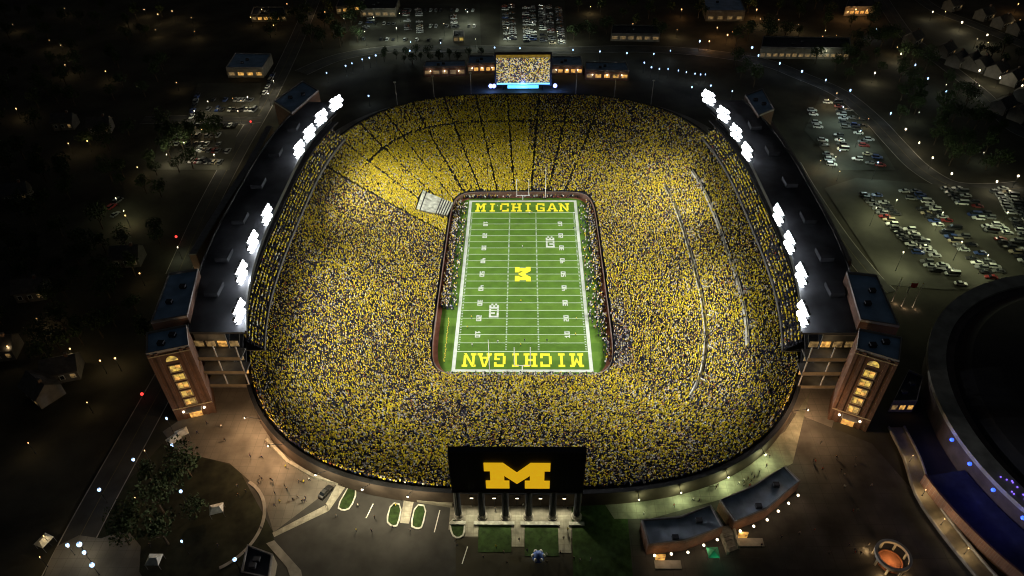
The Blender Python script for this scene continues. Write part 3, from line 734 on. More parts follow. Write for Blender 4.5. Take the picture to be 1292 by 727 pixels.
# green lit apron on the right-hand side of the bowl
sheet('side_path', [pp((760, 632), (850, 618), (940, 580), (990, 545), (1022, 495), (1000, 585), (930, 625), (820, 655), (775, 655))], nextz(), mat('worn_paving', (.20, .20, .15), .9, .4, .3, .2, joints=2.6))
def kerbed_bed(label, pts, h=.14):
    q = pp(*pts); c = sum(q, Vector())/len(q); t = thing('planting_bed', label, 'planter', (c.x, c.y, ZG))
    sm = []
    n = len(q)
    for i in range(n):
        a, b, d = q[i-1], q[i], q[(i+1) % n]
        for f in (.25, .75) if True else (): sm.append(q[i].lerp(q[(i+1) % n], f))
    out = [(p_.x, p_.y) for p_ in sm]; ins = [(c.x+(x-c.x)*(1-.45/max(1, math.hypot(x-c.x, y-c.y))), c.y+(y-c.y)*(1-.45/max(1, math.hypot(x-c.x, y-c.y)))) for x, y in out]
    kb = MB(); m_ = len(out)
    for i in range(m_): kb.prism([out[i], out[(i+1) % m_], ins[(i+1) % m_], ins[i]], ZG, ZG+h+.1)
    kb.build('kerb', WHITETARP, t)
    MB().prism(ins, ZG, ZG+h).build('lawn', mat('bed_grass', (.025, .05, .012), .95, .45, .9, .4), t)
kerbed_bed('kidney-shaped grass bed with white kerb beside the slanting footpath', [(442.5, 609.4), (451.7, 621), (443, 642), (433, 646), (424, 641), (440, 613)])
kerbed_bed('grass bed with white kerb left of the short footpath', [(494, 633.5), (508, 637), (503, 664), (495, 666), (486, 658)])
kerbed_bed('grass bed with white kerb right of the short footpath', [(524, 636), (539, 638), (534, 666), (526, 669), (517, 664)])
kerbed_bed('grass bed with white kerb at the left foot of the scoreboard', [(566, 655), (587, 655), (587, 675), (578, 681), (569, 676)])
# low walls along the plaza edge
def low_wall(label, pts, w, h, material, name='low_wall'):
    q = pp(*pts); L, Rr = path_ribbon(q, w); t = thing(name, label, 'wall', (q[0].x, q[0].y, ZG)); 
    for i in range(len(L)-1):
        MB().prism([L[i], L[i+1], Rr[i+1], Rr[i]], ZG-.2, ZG+h).build('wall_section', material, t)
    return t
low_wall('pale low retaining wall curving below the stadium rim at left', [(337, 556), (364, 584), (395, 602), (428, 611)], .9, 1.0, PATH)
low_wall('pale low retaining wall between planting bed and scoreboard', [(449, 611), (480, 622), (510, 627), (545, 633), (572, 637)], 2.0, 1.1, mat('ledge_stone', (.3, .28, .22), .9, .2, .5))
for a, b in ((-19.2, -15.0), (-12.8, -1.9), (-.3, 10.3), (12.7, 16.8)):
    o = MB().box(a, b, -128.9, -127.9, ZG+.05, ZG+.55).build('plinth', WHITETARP, sb)
# roads
def road(name, pts, w, z=None, k=6, line=True, material=ASPH):
    q = smooth_pts(pp(*pts), k); L, Rr = path_ribbon(q, w); z = nextz()
    o = MB().ribbon(L, Rr, z).build(name, material); tag(o, kind='structure')
    if line:
        L2, R2 = path_ribbon(q, .2); MB().ribbon(L2, R2, z+.02).build('centre_line', mat('road_paint', (.14, .12, .06), .8, .2, .5), o)
    L3, R3 = path_ribbon(q, w+.6)
    for A, B in ((L, L3), (Rr, R3)):
        kb = MB(); n = len(A); kb.add([(p_.x, p_.y, ZG+.15) for p_ in A]+[(p_.x, p_.y, ZG+.15) for p_ in B]+[(p_.x, p_.y, ZG) for p_ in A], [(i, i+1, n+i+1, n+i) for i in range(n-1)]+[(i, i+1, 2*n+i+1, 2*n+i) for i in range(n-1)])
        kb.build('kerb', CONC, o)
    return o
road('road', [(60, 760), (110, 660), (165, 560), (215, 470), (190, 500)][:4], 9)
road('road', [(225, 345), (262, 262), (300, 190), (335, 130), (370, 60), (400, -10)], 9)
road('road', [(1292, 237), (1245, 240), (1200, 235), (1160, 212), (1130, 182), (1100, 150), (1060, 118), (1010, 96), (960, 78), (880, 66), (800, 62), (700, 64), (600, 62), (500, 62), (430, 72), (380, 92)], 10)
road('road', [(1310, 175), (1278, 160), (1240, 120), (1200, 88), (1165, 62), (1140, 40), (1110, -5)], 9)
road('road', [(1310, 65), (1270, 48), (1220, 28), (1180, 12), (1150, -10)], 9)
road('road', [(180, 152), (240, 151), (300, 153), (330, 150)], 8)
road('road', [(1000, 205), (1020, 240), (1060, 300), (1100, 350), (1120, 370)], 7)
CARPARK = mat('car_park_asphalt', (.06, .058, .045), .92, .6, .05, .2, detail=8)
sheet('car_park', [pp((1040, 238), (1080, 225), (1292, 242), (1330, 365), (1190, 366), (1120, 360))], nextz(), CARPARK)
sheet('car_park', [pp((1035, 120), (1090, 150), (1130, 215), (1060, 215), (1015, 165))], nextz(), CARPARK)
sheet('car_park', [pp((632, -5), (712, -5), (716, 58), (630, 58))], nextz(), CARPARK)
sheet('car_park', [pp((450, 5), (605, 5), (607, 58), (440, 58))], nextz(), CARPARK)
sheet('car_park', [pp((250, 105), (330, 105), (325, 148), (236, 148))], nextz(), CARPARK)
sheet('car_park', [pp((205, 165), (300, 165), (290, 215), (190, 215))], nextz(), CARPARK)
sheet('dirt_yard', [pp((72, 690), (100, 676), (128, 680), (160, 668), (178, 690), (176, 722), (190, 745), (50, 745), (62, 712))], nextz(), PAVE)
# circular drive edge in the dark garden at lower left
cen = P(262, 660); rr = 14.5
for r0, r1, a0, a1, mt_ in ((rr, rr+.9, -60, 60, CONC),):
    ss_ = np.linspace(R(a0), R(a1), 30)
    tag(MB().ribbon([(cen.x+r1*math.cos(a), cen.y+r1*math.sin(a)) for a in ss_], [(cen.x+r0*math.cos(a), cen.y+r0*math.sin(a)) for a in ss_], nextz()).build('curved_path', mt_), kind='structure')

# ------------------------------------------------------------------ buildings
def flat_building(name, label, poly, h, wall, roof, nwin=0, winface=0, winm=None, par=.6, zb=ZG, wz=1.2, wh=1.6, lamps=0, door=None, rows=1):
    c = sum((Vector((p_[0], p_[1], 0)) for p_ in poly), Vector())/len(poly)
    a = sum(poly[i][0]*poly[(i+1) % len(poly)][1]-poly[(i+1) % len(poly)][0]*poly[i][1] for i in range(len(poly)))
    if a < 0: poly = poly[::-1]; winface = (len(poly)-2-winface) % len(poly)
    t = thing(name, label, 'building', (c.x, c.y, zb)); n = len(poly); poly = [(p_[0], p_[1]) for p_ in poly]
    MB().prism(poly, zb-.3, zb+h, top=False).build('wall', wall, t)
    ins = [(c.x+(x-c.x)*(1-.5/max(1.2, math.hypot(x-c.x, y-c.y))), c.y+(y-c.y)*(1-.5/max(1.2, math.hypot(x-c.x, y-c.y)))) for x, y in poly]
    MB().prism(ins, zb+h-.9, zb+h-par).build('roof', roof, t)
    pm = MB()
    for i in range(n): j = (i+1) % n; pm.prism([poly[i], poly[j], ins[j], ins[i]], zb+h-1.0, zb+h+.12)
    pm.build('parapet', mat('parapet_stone', (.26, .24, .23)), t)
    a = Vector((*poly[winface], 0)); b = Vector((*poly[(winface+1) % n], 0)); d = (b-a); L = d.length; d.normalize(); nn = Vector((d.y, -d.x, 0))
    M = Matrix(((d.x, nn.x, 0, a.x), (d.y, nn.y, 0, a.y), (0, 0, 1, zb), (0, 0, 0, 1)))
    for r_ in range(rows):
        for k in range(nwin):
            x = L*(k+.5)/nwin; w = min(L/nwin*.32, 1.6); z = wz+r_*3.4
            f = MB().box(x-w-.15, x+w+.15, .01, .12, z-.15, z+wh+.15, M=M).build('window', CONC, t)
            MB().box(x-w, x+w, .12, .16, z, z+wh, M=M).build('pane', winm if (k*7+r_) % 5 else WIND, f)
    for k in range(lamps):
        x = L*(k+.5)/lamps; q = M @ Vector((x, .4, 3.4)); MB().ball(q, .34, 8).build('wall_lamp', LAMPN, t)
        lamp_light('wall_lamp_light', 'POINT', 60, (1, .72, .45), q+nn*.7-Vector((c.x, c.y, zb)), t, .2)
    if door is not None:
        x = L*door; MB().box(x-1.3, x+1.3, .02, .15, .02, 2.9, M=M).build('door', WINO, t)
        MB().box(x-1.6, x+4.5, .02, 3.2, .01, .25, M=M).build('step', CONC, t)
    for k in range(2):
        q = Vector((*ins[k], 0)).lerp(Vector((*ins[(k+2) % n], 0)), .35+.2*k); MB().box(q.x-.8, q.x+.8, q.y-.6, q.y+.6, zb+h-par, zb+h+.5).build('roof_vent', GREYROOF, t)
    return t
ZB = ZG+5.2
def roofpoly(pts, h): return [P(u, v, ZG+h) for u, v in pts]
SLATE = mat('slate_blue_roof', (.38, .45, .52), .7, .3, .3)
flat_building('brick_concession_building', 'low brick building with slate roof and wall lamps nearest the scoreboard', roofpoly([(818, 687), (866, 682), (913, 664), (897, 637), (858, 651), (809, 656)], 5), 5, BRICK, SLATE, 0, 0, None)
flat_building('brick_concession_building', 'low brick building with dark blue roof and wall lamps by the right path', roofpoly([(927, 658), (968, 642), (1010, 606), (990, 588), (950, 612), (908, 631)], 5), 5, BRICK, SLATE, 0, 0, None)
# wall lamps and doors of the two brick buildings (each lamp stands on its wall)
CON = [o for o in bpy.data.objects if o.name.startswith('brick_concession_building')]
for o, pts, dr in ((CON[0], [(826, 701), (847, 699), (868, 697), (888, 688), (905, 681)], (833, 704)), (CON[1], [(934, 670), (951, 664), (968, 656), (982, 645), (995, 635), (1007, 625)], (937, 676))):
    for u, v in pts:
        q = P(u, v, ZG+2.9); q2 = q+Vector((.25, -.7, 0)); MB().ball(q, .36, 8).build('wall_lamp', LAMPN, o)
        lamp_light('wall_lamp_light', 'POINT', 70, (1, .7, .42), q2-Vector(o.location), o, .2)
    q = P(*dr, ZG+1.0); MB().box(q.x-1.2, q.x+1.2, q.y-.2, q.y+.15, ZG, ZG+2.6).build('door', WINO, o)
    MB().box(q.x-1.5, q.x+5.2, q.y-2.6, q.y-.3, ZG, ZG+.4).build('step', CONC, o)
stair = thing('stair_walls', 'pale walled stair between the two low brick buildings', 'stairs', P(920, 680))
for k, (a, b) in enumerate((((906, 668), (918, 700)), ((924, 666), (932, 692)))):
    L, Rr = path_ribbon(pp(a, b), .6); MB().prism([L[0], L[1], Rr[1], Rr[0]], ZG, ZG+1.3).build('side_wall', PATH, stair)
for k in range(7):
    a = P(908+k*1.6, 668+k*4.2); b = P(922+k*1.5, 665+k*3.9); MB().prism([a, b, b+Vector((.2, -.9, 0)), a+Vector((.2, -.9, 0))], ZG-.1, ZG+1.2-k*.17).build('step', CONC, stair)

FB = [('lit brick building left of the far scoreboard, outer one', [(535, 97), (588, 96), (588, 76), (537, 77)], 6, 5, WIND),
      ('lit brick building left of the far scoreboard, next to it', [(590, 93), (627, 92), (627, 70), (592, 70)], 6, 5, WINO),
      ('lit brick building right of the far scoreboard, next to it', [(695, 95), (735, 95), (733, 71), (695, 71)], 6, 5, WINO),
      ('lit brick building right of the far scoreboard, outer one', [(738, 101), (793, 102), (789, 78), (738, 78)], 6, 5, WINO)]
for lab, pts, h, nw, wm in FB:
    q = [P(u, v) if k < 2 else P(u, v, ZG+h) for k, (u, v) in enumerate(pts)]
    flat_building('brick_building', lab, [(q[0].x, q[0].y), (q[1].x, q[1].y), (q[1].x-.5, q[2].y), (q[0].x+.5, q[3].y)], h, BRICK, BLUEROOF, nw, 0, wm, wz=1.6, wh=1.9, lamps=3)
OB = [('blue-roofed hall with orange lit front in the far left', [(288, 98), (334, 98), (345, 80), (300, 79)], 6, 4, WINO, BLUEROOF),
      ('long pale building with a row of windows at far right', [(957, 74), (1070, 75), (1068, 62), (960, 60)], 7, 14, WIND, GREYROOF),
      ('blue-roofed hall at the top edge right of centre', [(890, 27), (938, 27), (925, -4), (880, -4)], 7, 4, WIND, BLUEROOF),
      ('low pale shed behind the far scoreboard car park', [(770, 52), (832, 53), (830, 42), (772, 41)], 5, 6, WIND, GREYROOF),
      ('dark warehouse by the far left car park', [(455, 22), (500, 22), (505, 8), (462, 8)], 6, 5, WIND, GREYROOF),
      ('small lit building by the far centre car park', [(572, 54), (586, 54), (586, 46), (573, 46)], 4, 2, WINY, GREYROOF),
      ('flat orange-lit building at the far top left', [(318, 28), (362, 27), (360, 18), (322, 18)], 5, 6, WINO, GREYROOF),
      ('orange-lit shop at the top edge left of centre', [(425, 18), (462, 14), (470, 0), (432, 0)], 5, 5, WINO, GREYROOF),
      ('orange-lit house cluster building at the top right', [(1064, 20), (1102, 20), (1100, 8), (1068, 8)], 6, 6, WINO, GREYROOF),
      ('low dark building in the lower left garden', [(310, 735), (345, 742), (350, 712), (318, 700)], 5, 3, WIND, GREYROOF),
      ('pale low block beside the right pavilion', [(1120, 520), (1150, 520), (1158, 488), (1140, 480)], 5, 3, WINO, GREYROOF)]
for lab, pts, h, nw, wm, rf in OB:
    q = pp(*pts); flat_building('flat_roofed_building', lab, [(p_.x, p_.y) for p_ in q], h, mat('plain_wall', (.2, .17, .13), .9, .25, .4), rf, nw, 0, wm, wz=1.4, wh=1.8)

# houses scattered in the dark suburb
def house_proto():
    t = thing('house', 'x', 'house')
    w = MB(); w.box(-5, 5, -4, 4, 0, 4.6); w.add([(-5, -4, 4.6), (-5, 4, 4.6), (-5, 0, 7.6)], [(0, 2, 1)]); w.add([(5, -4, 4.6), (5, 4, 4.6), (5, 0, 7.6)], [(0, 1, 2)])
    w.build('wall', mat('house_siding', (.14, .13, .12), .9, .2, .5), t, world=False)
    r_ = MB()
    for s in (-1, 1): r_.add([(-5.5, s*4.5, 4.25), (5.5, s*4.5, 4.25), (5.5, 0, 7.8), (-5.5, 0, 7.8), (-5.5, s*4.5, 4.45), (5.5, s*4.5, 4.45), (5.5, 0, 8.0), (-5.5, 0, 8.0)], [(0, 1, 2, 3), (4, 5, 6, 7), (0, 1, 5, 4), (1, 2, 6, 5), (3, 0, 4, 7)])
    rf = r_.build('roof', mat('shingle', (.07, .065, .065), .9, .3, .8), t, world=False)
    MB().box(2.4, 3.3, -.5, .5, 6.4, 9).build('chimney', BRICK, rf, world=False)
    for x in (-3.2, 0.2, 3.4):
        f = MB().box(x-.75, x+.75, -4.12, -4.01, 1.4, 3.3).build('window', WHITE, t, world=False)
        MB().box(x-.6, x+.6, -4.2, -4.13, 1.55, 3.15).build('pane', WIND if x > 3 else GLASS, f, world=False)
    MB().box(-1.7, -.8, -4.15, -4.01, .05, 2.3).build('door', BARK, t, world=False)
    return t
HP = house_proto()
HOUSES = [((1255, 95), .7), ((1275, 105), .7), ((1290, 125), .7), ((1190, 70), .7), ((1205, 82), .7), ((1222, 84), .75), ((1235, 88), .7), ((1262, 140), .6), ((1285, 150), .6), ((1150, 55), .7), ((1262, 34), .5), ((1282, 42), .5), ((1200, 12), .5), ((1240, 24), .5),
          ((58, 498), -.6), ((84, 472), .3), ((6, 446), .2), ((85, 160), .1), ((130, 165), .2), ((25, 250), .3), ((165, 330), .1), ((45, 372), .2)]
for k, ((u, v), rz) in enumerate(HOUSES):
    o = HP if k == 0 else copy_tree(HP); o.location = P(u, v); o.rotation_euler = (0, 0, rz)
    tag(o, 'gabled house by the lamplit road at upper right' if u > 640 else 'gabled house in the dark suburb left of the stadium', None, 'houses at upper right' if u > 640 else 'houses at left')

# ------------------------------------------------------------------ arena at lower right
AC = Vector((188, -101, 0)); AR = 66.5
ar = thing('round_arena', 'huge dark round arena with pale concrete rim at the right edge', 'arena', (AC.x, AC.y, ZG))
MB().lathe([(AR-1.5, 0), (AR-1.5, 9.5)], 120, (AC.x, AC.y, ZG)).build('wall', mat('arena_wall', (.08, .06, .055), .9, .3, .3), ar)
rim = MB(); nn_ = 120
prof = [(AR, 9.0), (AR, 10.4), (AR-5.2, 10.4), (AR-5.2, 8.9)]
vs = [(AC.x+r_*math.cos(2*math.pi*k/nn_), AC.y+r_*math.sin(2*math.pi*k/nn_), ZG+z) for r_, z in prof for k in range(nn_)]
rim.add(vs, [(j*nn_+k, j*nn_+(k+1) % nn_, (j+1) % 4*nn_+(k+1) % nn_, (j+1) % 4*nn_+k) for j in range(4) for k in range(nn_)])
rim.build('rim', mat('rim_concrete', (.30, .29, .25), .9, .3, .25), ar)
MB().lathe([(AR-5.3, 9.2), (AR-7.5, 9.4), (AR-12, 11.5), (AR-30, 15), (AR-50, 17), (2, 17.6)], 120, (AC.x, AC.y, ZG)).build('roof', mat('arena_roof', (.02, .02, .024), .9, .3, .1), ar)
for u, v in ((1186, 560), (1207, 592), (1234, 628), (1275, 665)):
    q = P(u, v, ZG+7); a_ = math.atan2(q.y-AC.y, q.x-AC.x); q = Vector((AC.x+(AR+.9)*math.cos(a_), AC.y+(AR+.9)*math.sin(a_), ZG+8.5))
    MB().ball(q, .55, 8).build('blue_wall_lamp', LAMPDB, ar)
    lamp_light('blue_wall_light', 'POINT', 260, (.08, .12, 1), q+Vector((math.cos(a_), math.sin(a_), -.2))*1.0-Vector(ar.location), ar, .3)
for k in range(14):
    q = P(1232+k*3.6+random.uniform(-2, 2), 614+k*3.5+random.uniform(-3, 3), ZG+10.4); a_ = math.atan2(q.y-AC.y, q.x-AC.x); r_ = AR-2.6+random.uniform(-1.5, 1.5)
    MB().ball((AC.x+r_*math.cos(a_), AC.y+r_*math.sin(a_), ZG+10.6), .22, 6).build('violet_rim_lamp', mat('violet_lamp', (.3, .2, .8), .4, 0, 1, emit=(.22, .12, 1), es=1.6), ar)
for k in range(3):
    q = P(1240+k*14, 622+k*14, ZG+11.6); lamp_light('violet_rim_light', 'POINT', 55, (.25, .15, 1), q-Vector(ar.location), ar, .3)
# terrace building wrapped round the arena, and its curved ramp
tr = thing('arena_terrace', 'dark low terrace with brick wall curving round the arena', 'terrace', (128, -125, ZG))
aa = [math.pi+.18+.045*k for k in range(16)]
def arcp(r_, a): return (AC.x+r_*math.cos(a), AC.y+r_*math.sin(a))
for i in range(len(aa)-1):
    MB().prism([arcp(AR-1, aa[i]), arcp(AR+11, aa[i]), arcp(AR+11, aa[i+1]), arcp(AR-1, aa[i+1])], ZG-.2, ZG+3.2).build('roof_bay', mat('terrace_roof', (.035, .035, .045), .9, .3, .4), tr)
    MB().prism([arcp(AR+11.02, aa[i]), arcp(AR+11.6, aa[i]), arcp(AR+11.6, aa[i+1]), arcp(AR+11.02, aa[i+1])], ZG-.2, ZG+4.2).build('parapet_bay', BRICK, tr)
rp_ = smooth_pts(pp((1130, 540), (1150, 580), (1165, 625), (1195, 670), (1240, 725), (1275, 760)), 6); L, Rr = path_ribbon(rp_, 4.6)
tag(MB().ribbon(L, Rr, nextz()+.05).build('curved_ramp', mat('ramp_paving', (.24, .2, .14), .9, .3, .3)), kind='structure')
for A, lab in ((L, 'low pale wall on the outer side of the curved ramp'), (Rr, 'low pale wall on the inner side of the curved ramp')):
    t = thing('ramp_wall', lab, 'wall', (A[0].x, A[0].y, ZG)); L2, R2 = path_ribbon(A, .45)
    for i in range(0, len(A)-1, 2):
        j = min(i+2, len(A)-1); MB().prism([L2[i], L2[j], R2[j], R2[i]], ZG, ZG+1.0).build('wall_section', CONC, t)
# round fountain-like monument
fc = P(1122, 709); ft = thing('round_monument', 'ring-shaped monument glowing warm inside on the lower right plaza', 'monument', fc)
ring = MB(); nk = 40; pr = [(4.4, 0), (4.4, .9), (3.7, .9), (3.7, 0)]
ring.add([(r_*math.cos(2*math.pi*k/nk), r_*math.sin(2*math.pi*k/nk), z+2.6) for r_, z in pr for k in range(nk)], [(j*nk+k, j*nk+(k+1) % nk, (j+1) % 4*nk+(k+1) % nk, (j+1) % 4*nk+k) for j in range(4) for k in range(nk)])
ring.build('ring_beam', CONC, ft, world=False)
for k in range(8):
    a = 2*math.pi*k/8+.2; MB().tube((4.05*math.cos(a), 4.05*math.sin(a), 0), (4.05*math.cos(a), 4.05*math.sin(a), 2.6), .3, n=10).build('pillar', PATH, ft, world=False)
MB().lathe([(3.2, 0), (3.2, .5), (2.9, .5), (2.85, .3), (.2, .3)], 32).build('basin', TRACK, ft, world=False)
lamp_light('monument_light', 'POINT', 420, (1, .6, .25), (0, 0, 2.2), ft, .3)
for a in (2.6, 4.0, 5.2): 
    lamp_light('monument_light', 'POINT', 120, (1, .65, .3), (5.6*math.cos(a), 5.6*math.sin(a), .8), ft, .2)

# ------------------------------------------------------------------ wording helpers for labels
_ones = ['', 'first', 'second', 'third', 'fourth', 'fifth', 'sixth', 'seventh', 'eighth', 'ninth', 'tenth', 'eleventh', 'twelfth', 'thirteenth', 'fourteenth', 'fifteenth', 'sixteenth', 'seventeenth', 'eighteenth', 'nineteenth']
_tens = ['', '', 'twent', 'thirt', 'fort', 'fift', 'sixt', 'sevent', 'eight', 'ninet']
def ordw(n):
    if n < 20: return _ones[n]
    if n < 100: return _tens[n//10]+('ieth' if n % 10 == 0 else 'y-'+_ones[n % 10])
    return 'hundred-and-'+ordw(n-100) if n > 100 else 'hundredth'
def screen_u(p_):
    d = np.array(p_)-np.array([CX, CY, CZ]); return float(d@_r/(d@_fw))
def name_from_left(objs, phrase, group):
    for i, o in enumerate(sorted(objs, key=lambda q: screen_u(q.location))):
        tag(o, f'{ordw(i+1)} from the left of the {phrase}', None, group)
for side, ph in ((0, 'gabled houses in the dark suburb at left'), (1, 'gabled houses by the lamplit roads at upper right')):
    name_from_left([o for o in bpy.data.objects if o.name.startswith('house') and o.parent is None and (o.location.x > 0) == bool(side)], ph, 'houses at upper right' if side else 'houses at left')

# ------------------------------------------------------------------ floodlights on the outside of the rim
def rim_flood(s, z, power, color, label, low=False):
    x, y = curve(_out, np.array([s])); x2, y2 = curve(_out, np.array([s+.004])); d = Vector((x2[0]-x[0], y2[0]-y[0], 0)).normalized(); n = Vector((d.y, -d.x, 0))
    b = Vector((x[0]*1.012, y[0]*1.012, z)); t = thing('rim_floodlight', label, 'floodlight', b)
    arm = n*4.0+Vector((0, 0, 3.4)) if not low else n*1.6-Vector((0, 0, 1.3))
    MB().tube((0, 0, 0), arm-n*.4, .08).build('bracket', DARKMETAL, t, world=False)
    hd = MB(); hd.tube(arm-n*.5+Vector((0, 0, .1)), arm, .18, .32, 10); hd.build('housing', DARKMETAL, t, world=False)
    MB().ball(arm+n*.05, .25, 8).build('lens', LAMPN, t, world=False)
    lamp_light('rim_flood_light', 'POINT', power, color, arm+n*.2-Vector((0, 0, .35)), t, .3)
    return t
def s_of(u, v):
    q = P(u, v, 23); best = min(np.linspace(2, 4, 800), key=lambda s: (curve(_out, np.array([s]))[0][0]-q.x)**2+(curve(_out, np.array([s]))[1][0]-q.y)**2); return float(best)
ORG, YEL, GRN = (1, .60, .30), (1, .86, .55), (.86, 1, .52)
for u, v, pw, c, lab in ((325, 530, 2600, ORG, 'small warm floodlight on the rim wall nearest the left tower'), (358, 560, 3200, ORG, 'small warm floodlight on the rim wall above the left plaza'), (415, 590, 2600, YEL, 'small floodlight on the rim wall above the slanting footpath'),
    (470, 604, 3000, YEL, 'small floodlight on the rim wall above the kidney-shaped bed'), (525, 610, 3000, YEL, 'small floodlight on the rim wall left of the scoreboard'),
    (800, 607, 900, GRN, 'small floodlight on the rim wall right of the scoreboard'), (850, 598, 1500, GRN, 'small floodlight on the rim wall above the slate-roofed brick building'), (905, 582, 1900, GRN, 'small floodlight on the rim wall above the blue-roofed brick building'), (950, 556, 1900, GRN, 'small floodlight on the rim wall above the side path'), (990, 515, 3000, ORG, 'small warm floodlight on the rim wall nearest the right tower')):
    rim_flood(s_of(u, v), ZR+.2, pw*(2.3 if c == ORG else 1.9 if c == YEL else .75), c, lab, c == GRN)
for k, x in enumerate((-13.5, -7.4, -1.2, 5.1, 11.5)):
    q = Vector((x, -123.1, ZG)); t = thing('court_floodlight', f'{ordw(k+1)} from the left of the small floodlights behind the scoreboard columns', 'floodlight', q, 0, 'floodlights behind the scoreboard')
    MB().tube((0, 0, 0), (0, 0, 4.2), .09).build('pole', DARKMETAL, t, world=False); MB().box(-.5, .5, -.3, .3, 4.2, 4.6).build('housing', DARKMETAL, t, world=False)
    MB().box(-.42, .42, -.36, -.31, 4.24, 4.56).build('lens', LAMPN, t, world=False)
    lamp_light('court_flood_light', 'SPOT', 1900, (1, .92, .60), (0, -.5, 4.4), t, .25, (0, -9, 0), R(132), .7)

# ------------------------------------------------------------------ lamp posts
def lamp_proto(lens, h=6.0, r_=.5):
    t = thing('lamp_post', 'x', 'street lamp')
    MB().lathe([(.28, 0), (.28, .3), (.12, .5), (.08, h-.4), (.05, h-.35)], 8).build('pole', DARKMETAL, t, world=False)
    MB().ball((0, 0, h), r_, 8).build('globe', lens, t, world=False)
    MB().lathe([(r_*.35, h+r_*.93), (.05, h+r_*1.2)], 8).build('cap', DARKMETAL, t, world=False)
    return t
PROTO = {}
def lamp_posts(pts, lens, color, power, phrase, group, h=6.0, r_=.5):
    objs = []
    for u, v in pts:
        key = (lens.name, h, r_)
        if key not in PROTO: PROTO[key] = lamp_proto(lens, h, r_); t = PROTO[key]
        else:
            t = copy_tree(PROTO[key])
            for ch in list(t.children):
                if ch.type == 'LIGHT': bpy.data.objects.remove(ch)
        q = P(u, v, ZG+h); t.location = (q.x, q.y, ZG); sg = random.uniform(.45, .95); t.scale = (sg, sg, 1)
        lamp_light('lamp_light', 'POINT', power*random.uniform(.9, 2.2), color, (0, 0, h-r_-.35), t, .3)
        objs.append(t)
    name_from_left(objs, phrase, group)
BLU = (.62, .78, 1); WRM = (1, .72, .36); NEU = (1, .9, .62); OLV = (.95, 1, .58)
lamp_posts([(436, 83), (444, 80), (457, 75), (466, 73), (474, 70)], LAMPB, BLU, 120, 'row of blue-white lamps far left of the video scoreboard', 'lamps far left of the scoreboard')
lamp_posts([(517, 64), (518, 53), (556, 54), (624, 60), (656, 61), (723, 63), (757, 65), (791, 67), (825, 68), (846, 64)], LAMPB, BLU, 120, 'blue-white lamps along the road behind the video scoreboard', 'lamps behind the scoreboard')
lamp_posts([(813, 79), (822, 85), (832, 87), (843, 87), (856, 89), (866, 91), (877, 93), (884, 94), (890, 94), (873, 110), (897, 108), (924, 115)], LAMPB, BLU, 90, 'row of blue-white lamps beyond the far right corner', 'lamps at the far right corner')
lamp_posts([(883, 52), (949, 60), (957, 70), (984, 80), (1012, 90), (1042, 101), (1073, 114)], LAMPB, BLU, 150, 'blue-white lamps along the curving far right road', 'lamps on the far right road', r_=.7)
lamp_posts([(966, 160), (974, 175), (985, 195), (1008, 226), (465, 121), (412, 92)], LAMPB, BLU, 160, 'blue-white lamps right behind the stands', 'lamps behind the stands')
lamp_posts([(1106, 37), (1155, 82), (1171, 99), (1194, 115), (1124, 143)], LAMPB, BLU, 100, 'blue-white lamps in the dark ground at upper right', 'lamps in the dark at upper right', r_=.7)
lamp_posts([(1137, 68), (1153, 42), (1236, 89), (1262, 98), (1290, 108), (1214, 28), (1246, 44), (1177, 15), (1104, 92)], LAMPN, NEU, 900, 'pale warm lamps among the houses at upper right', 'lamps among the houses', r_=.6)
lamp_posts([(1143, 163), (1160, 180), (1177, 199), (1201, 219), (1258, 229), (1285, 222)], LAMPN, NEU, 420, 'small pale lamps along the road beside the car park', 'lamps beside the car park road', r_=.55)
lamp_posts([(282, 290), (270, 312), (257, 332), (254, 345), (243, 380), (237, 420), (292, 272)], LAMPN, OLV, 520, 'lamps on the concourse behind the left suite building', 'lamps behind the left stand', h=5)
lamp_posts([(363, 157), (352, 175), (345, 188), (373, 140)], LAMPN, OLV, 400, 'lamps on the concourse at the far left corner', 'lamps at the far left corner', h=5)
lamp_posts([(948, 142), (953, 165), (971, 190), (982, 222), (998, 228)], LAMPN, OLV, 420, 'lamps on the concourse at the far right corner', 'lamps at the far right corner concourse', h=5)
lamp_posts([(168, 580), (125, 618), (228, 620), (229, 683), (296, 706), (217, 562), (210, 528)], LAMPB, BLU, 22, 'blue-white lamps in the dark garden at lower left', 'lamps at lower left', r_=.55)
lamp_posts([(85, 688), (100, 687), (106, 697), (116, 713)], LAMPB, (1, .85, .5), 70, 'cluster of bright lamps at the bottom left', 'lamps at bottom left', r_=.7, h=5)
lamp_posts([(1106, 262), (1140, 318), (1132, 252), (1214, 305), (1190, 268), (1247, 322), (1272, 268)], LAMPN, OLV, 2200, 'car park lamps in the lot right of the stadium', 'car park lamps at right', h=9, r_=.28)
lamp_posts([(1064, 135), (1086, 165), (1108, 205), (1060, 190)], LAMPB, (.75, 1, .9), 1800, 'car park lamps in the small far right lot', 'car park lamps far right', h=9, r_=.35)
lamp_posts([(640, 35), (672, 28), (703, 40), (560, 30), (500, 35), (590, 15), (460, 40)], LAMPN, (.9, 1, .8), 2600, 'car park lamps in the lots beyond the video scoreboard', 'car park lamps beyond', h=9, r_=.25)
lamp_posts([(262, 128), (300, 140), (312, 122), (345, 102), (338, 118), (245, 140), (270, 195), (210, 195), (232, 180)], LAMPN, NEU, 900, 'pale lamps around the far left car parks', 'lamps at the far left car parks', h=7, r_=.3)
